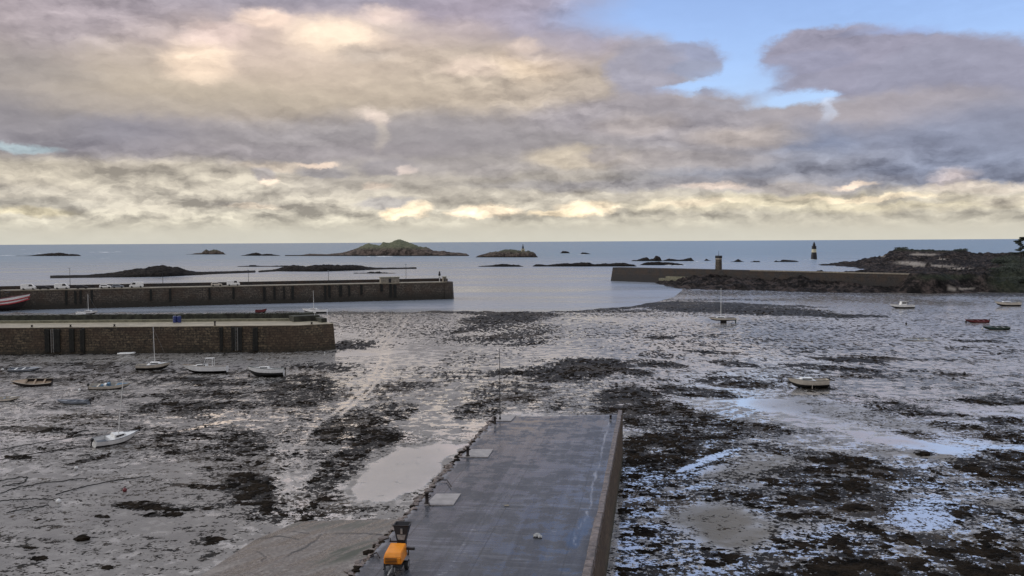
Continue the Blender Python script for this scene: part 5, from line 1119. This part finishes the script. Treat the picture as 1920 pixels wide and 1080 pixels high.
# behind the inner pier
boat(590, 586, 7.6, 'white yacht with short mast behind the end of the inner pier', 180, 0, H=1.3, kind='cuddy', mast=6.4, dist=300, group='boats behind the inner pier')
boat(158, 588, 6.5, 'boat hidden behind the inner pier with only its pale mast showing', 0, 0, H=1.0, kind='cuddy', mast=6.0, dist=300, group='boats behind the inner pier')
boat(486, 588, 3.4, 'red hulled boat just showing above the inner pier wall', 0, 0, H=1.3, hull='red', deck='rust', rail='red', bottom='rust', dist=299, group='boats behind the inner pier')
# dinghies at the foot of the inner pier
def inflatable(px, py, L, label, yaw):
    p = P(px, py, 0); t = thing('inflatable_dinghy', label, 'dinghy', tuple(p), (0, 0, R(yaw)), 'dinghies at the inner pier foot')
    bm = bmesh.new(); pts = [(-L/2, -.5, .25), (L*.25, -.52, .26), (L*.42, -.3, .32), (L*.5, 0, .36), (L*.42, .3, .32), (L*.25, .52, .26), (-L/2, .5, .25)]; tube(bm, pts, .2, 8); mesh_obj('tube', bm, M['white'], t, True)
    bm = bmesh.new(); bx(bm, -L/2+.1, L*.3, -.42, .42, .08, .12); mesh_obj('floor', bm, M['grey'], t)
    bm = bmesh.new(); bx(bm, -L/2+.08, -L/2+.14, -.42, .42, .1, .5); mesh_obj('transom', bm, M['grey'], t)
inflatable(237, 665, 3.4, 'larger white dinghy at the foot of the inner pier wall', 10)
inflatable(260, 660, 2.6, 'smaller white dinghy right beside the larger one at the pier foot', -8)
# trawler against the far pier
def trawler():
    p = P(-3, 583, 0); t = thing('trawler', 'red and white fishing trawler at the left edge before the far pier', 'fishing boat', (p[0], p[1], .2), (R(2), 0, R(2)))
    bm, rows_ = hull_mesh(18.5, 5.6, 4.0, split=.5, sheer=.3)
    mesh_obj('hull', bm, [M['white'], M['rust']], t); mesh_obj('deck', deck_mesh(rows_, .7, .97), M['grey'], t); mesh_obj('rub_rail', rail_mesh(rows_, .12), M['red'], t)
    for z_, nm in ((.74, 'red_stripe'), (.52, 'lower_stripe')):
        bm = bmesh.new()
        for s in (-1, 1): tube(bm, [(r[-1][0]*.995+(r[3][0]-r[-1][0])*(1-z_), s*(r[-1][1]*(.985 if z_ > .6 else .955)+.03), r[0][2]*(1-z_)+r[-1][2]*z_) for r in rows_], .26, 6)
        mesh_obj(nm, bm, M['bright_red'], t)
    bm = bmesh.new(); bx(bm, -5.5, -1, -1.9, 1.9, 3.6, 6.4); bx(bm, -5.8, -.6, -2.1, 2.1, 6.4, 6.6); mesh_obj('wheelhouse', bm, M['white'], t)
    bm = bmesh.new(); bx(bm, -5.0, -1.4, -1.95, -1.88, 5.1, 6.0); bx(bm, -1.02, -.95, -1.6, 1.6, 5.1, 6.0); mesh_obj('windows', bm, M['glass'], t)
    bm = bmesh.new(); bx(bm, 4.2, 7.4, -1.4, 1.4, 3.6, 5.0); bmesh.ops.bevel(bm, geom=bm.edges[:], offset=.3, segments=2, affect='EDGES'); mesh_obj('net_cover', bm, M['red'], t)
    bm = bmesh.new(); cyl(bm, (1, 0, 3.5), (1, 0, 8), .12); cyl(bm, (1, 0, 7.4), (5, 0, 6.6), .08); cyl(bm, (-3, 0, 6.5), (-3, 0, 10.5), .08); cyl(bm, (3.4, -1.5, 3.5), (3.4, -1.5, 6.4), .1); cyl(bm, (3.4, 1.5, 3.5), (3.4, 1.5, 6.4), .1); cyl(bm, (3.4, -1.8, 6.4), (3.4, 1.8, 6.4), .12); mesh_obj('rigging', bm, M['darkmetal'], t)
trawler()
# blue bins on the inner pier
for px, lb in ((325, 'left of the two blue plastic barrels on the inner pier deck'), (333, 'right of the two blue plastic barrels on the inner pier deck')):
    q = at_front(IP, px); p = (q[0]*1.045, q[1]*1.045+.2, IZ+.09); t = thing('barrel', lb, 'barrel', p, (0, 0, 0), 'blue barrels on the inner pier')
    bm = bmesh.new(); lathe(bm, [(.40, 0), (.45, .1), (.45, .5), (.48, .52), (.45, .56), (.45, 1.0), (.48, 1.02), (.45, 1.06), (.44, 1.4), (.36, 1.5)], 16); mesh_obj('drum', bm, M['navy'], t)
    bm = bmesh.new(); lathe(bm, [(.34, 1.5), (.34, 1.58), (.1, 1.6)], 14); mesh_obj('lid', bm, M['grey'], t)
for px, lb in ((398, 'rusty bollard standing near the middle of the inner pier deck'), (52, 'small bollard on the inner pier edge at far left'), (125, 'small bollard on the inner pier edge above the dark piles'), (208, 'small bollard on the inner pier edge above the dinghies'), (581, 'small bollard near the rounded end of the inner pier')):
    q = at_front(IP, px); t = thing('bollard', lb, 'bollard', (q[0]-.0, q[1]+.9, IZ+.09), (0, 0, 0), 'bollards on the inner pier')
    hh = 1.0 if px == 398 else .5
    bm = bmesh.new(); lathe(bm, [(.26, 0), (.26, .08), (.17, .12), (.16, hh*.7), (.27, hh*.8), (.27, hh*.92), (.15, hh)], 12); mesh_obj('post', bm, M['rust'], t)
q = at_front(IP, 148); bm = bmesh.new()
for i in range(6): bx(bm, -1+i*.35, -.75+i*.35+.1, random.uniform(-.2, 0), .4, 0, random.uniform(.25, .6))
bmesh.ops.bevel(bm, geom=bm.edges[:], offset=.05, segments=1, affect='EDGES'); o = mesh_obj('fish_boxes', bm, M['white']); o.location = (q[0]*1.07, q[1]*1.07, IZ+1.7); tag(o, 'row of small white boxes on top of the inner pier parapet', 'boxes')
q = at_front(IP, 590); bm = bmesh.new(); bx(bm, -.3, .3, -.05, .05, 0, .5); bx(bm, -.04, .04, 0, .08, -.9, 0); o = mesh_obj('notice_board', bm, M['white']); o.location = (q[0]*1.05, q[1]*1.05-.8, IZ+1.9); tag(o, 'small white board at the right end of the inner pier parapet', 'board')

# ------------------------------------------------------------------ buoys, mooring lines, stakes
for px, py, r, mt, lb in [(149, 733, .22, 'buoy', 'white mooring buoy on the mud between the skiff and the blue boat'), (143, 880, .2, 'buoy', 'white mooring buoy below the heeled sailing boat'), (110, 943, .22, 'buoy', 'white mooring buoy on bare mud at lower left'), (234, 922, .22, 'red', 'dark red mooring buoy on the lower left mud'),
                          (1808, 703, .3, 'black', 'black buoy at the end of a dark line on the right mud'), (1929-118, 605, .3, 'black', 'black buoy just left of the red boat'), (1842, 617, .22, 'buoy', 'pale buoy beside the dark green boat'), (1480, 719, .32, 'black', 'black buoy left of the cream boat on legs'), (5, 695, .25, 'buoy', 'white buoy at the left edge beside the grey dinghy'), (467, 707, .25, 'rust', 'dark buoy left of the black-bottomed boat'), (1699, 608, .3, 'black', 'black buoy below the flat-roofed motor boat'), (609, 662, .16, 'buoy', 'tiny white buoy at the foot of the inner pier end')]:
    p = P(px, py, 0); t = thing('mooring_buoy', lb, 'buoy', (p[0], p[1], r*.8), (random.uniform(-.4, .4), 0, 0), 'mooring buoys on the mud')
    bm = bmesh.new(); lathe(bm, [(r*.2, -r), (r*.75, -r*.7), (r, 0), (r*.8, r*.6), (r*.25, r*.95), (r*.12, r*1.2)], 12); mesh_obj('float', bm, M[mt], t, True)
    bm = bmesh.new(); tube(bm, [(r*.25*math.cos(a), 0, r*1.25+r*.25*math.sin(a)) for a in np.linspace(0, 6.0, 8)], r*.07, 4); mesh_obj('eye', bm, M['rust'], t)
def line(pts, label, r=.04):
    W_ = [Vector(P(x, y, .04)) for x, y in pts]; sm = []
    for i in range(len(W_)-1):
        p0 = W_[max(0, i-1)]; p1 = W_[i]; p2 = W_[i+1]; p3 = W_[min(len(W_)-1, i+2)]
        for k in range(10):
            t = k/10; v = .5*((2*p1)+(p2-p0)*t+(2*p0-5*p1+4*p2-p3)*t*t+(3*p1-p0-3*p2+p3)*t**3)
            v = v+Vector((random.uniform(-.12, .12), random.uniform(-.25, .25), 0)); sm.append(v)
    c = sm[0].copy(); bm = bmesh.new(); tube(bm, [tuple(s-c) for s in sm], r, 5); o = mesh_obj('mooring_chain', bm, M['rope']); o.location = c; tag(o, label, 'mooring chain', 'mooring chains on the left mud')
line([(0, 843), (60, 832), (120, 822), (180, 812)], 'topmost dark mooring chain crossing the left mud below the skiff')
line([(0, 862), (50, 852), (110, 843), (185, 834)], 'dark mooring chain running to the heeled sailing boat from the left')
line([(0, 900), (45, 894), (50, 898), (40, 905), (0, 911)], 'mooring chain making a hairpin at the left edge')
line([(0, 925), (40, 912), (100, 903), (170, 896)], 'mooring chain just below the hairpin one')
line([(105, 926), (150, 914), (220, 900), (285, 892)], 'long mooring chain rising to the right on the lower left mud')
line([(0, 939), (60, 935), (105, 938)], 'mooring chain ending at the white buoy on bare mud')
line([(10, 962), (50, 953), (95, 947)], 'lowest mooring chain on the left mud')
line([(70, 808), (130, 811), (170, 806)], 'short mooring chain above the heeled sailing boat')
# reddish scrap and boulders
for px, py, s, lb in [(1734, 853, .9, 'dark boulder in the pool on the right'), (1848, 892, .8, 'upright dark rock on the lower right mud'), (155, 1012, .8, 'dark rock alone on bare mud at lower left')]:
    p = P(px, py, 0); bm = bmesh.new(); ico(bm, (0, 0, .1), s*.6, 2, .18, (1.3, 1, .6)); ico(bm, (-s*.6, .2, .0), s*.4, 2, .18, (1.2, 1, .5)); o = mesh_obj('boulder', bm, M['weed']); o.location = tuple(p); tag(o, lb, 'boulder')
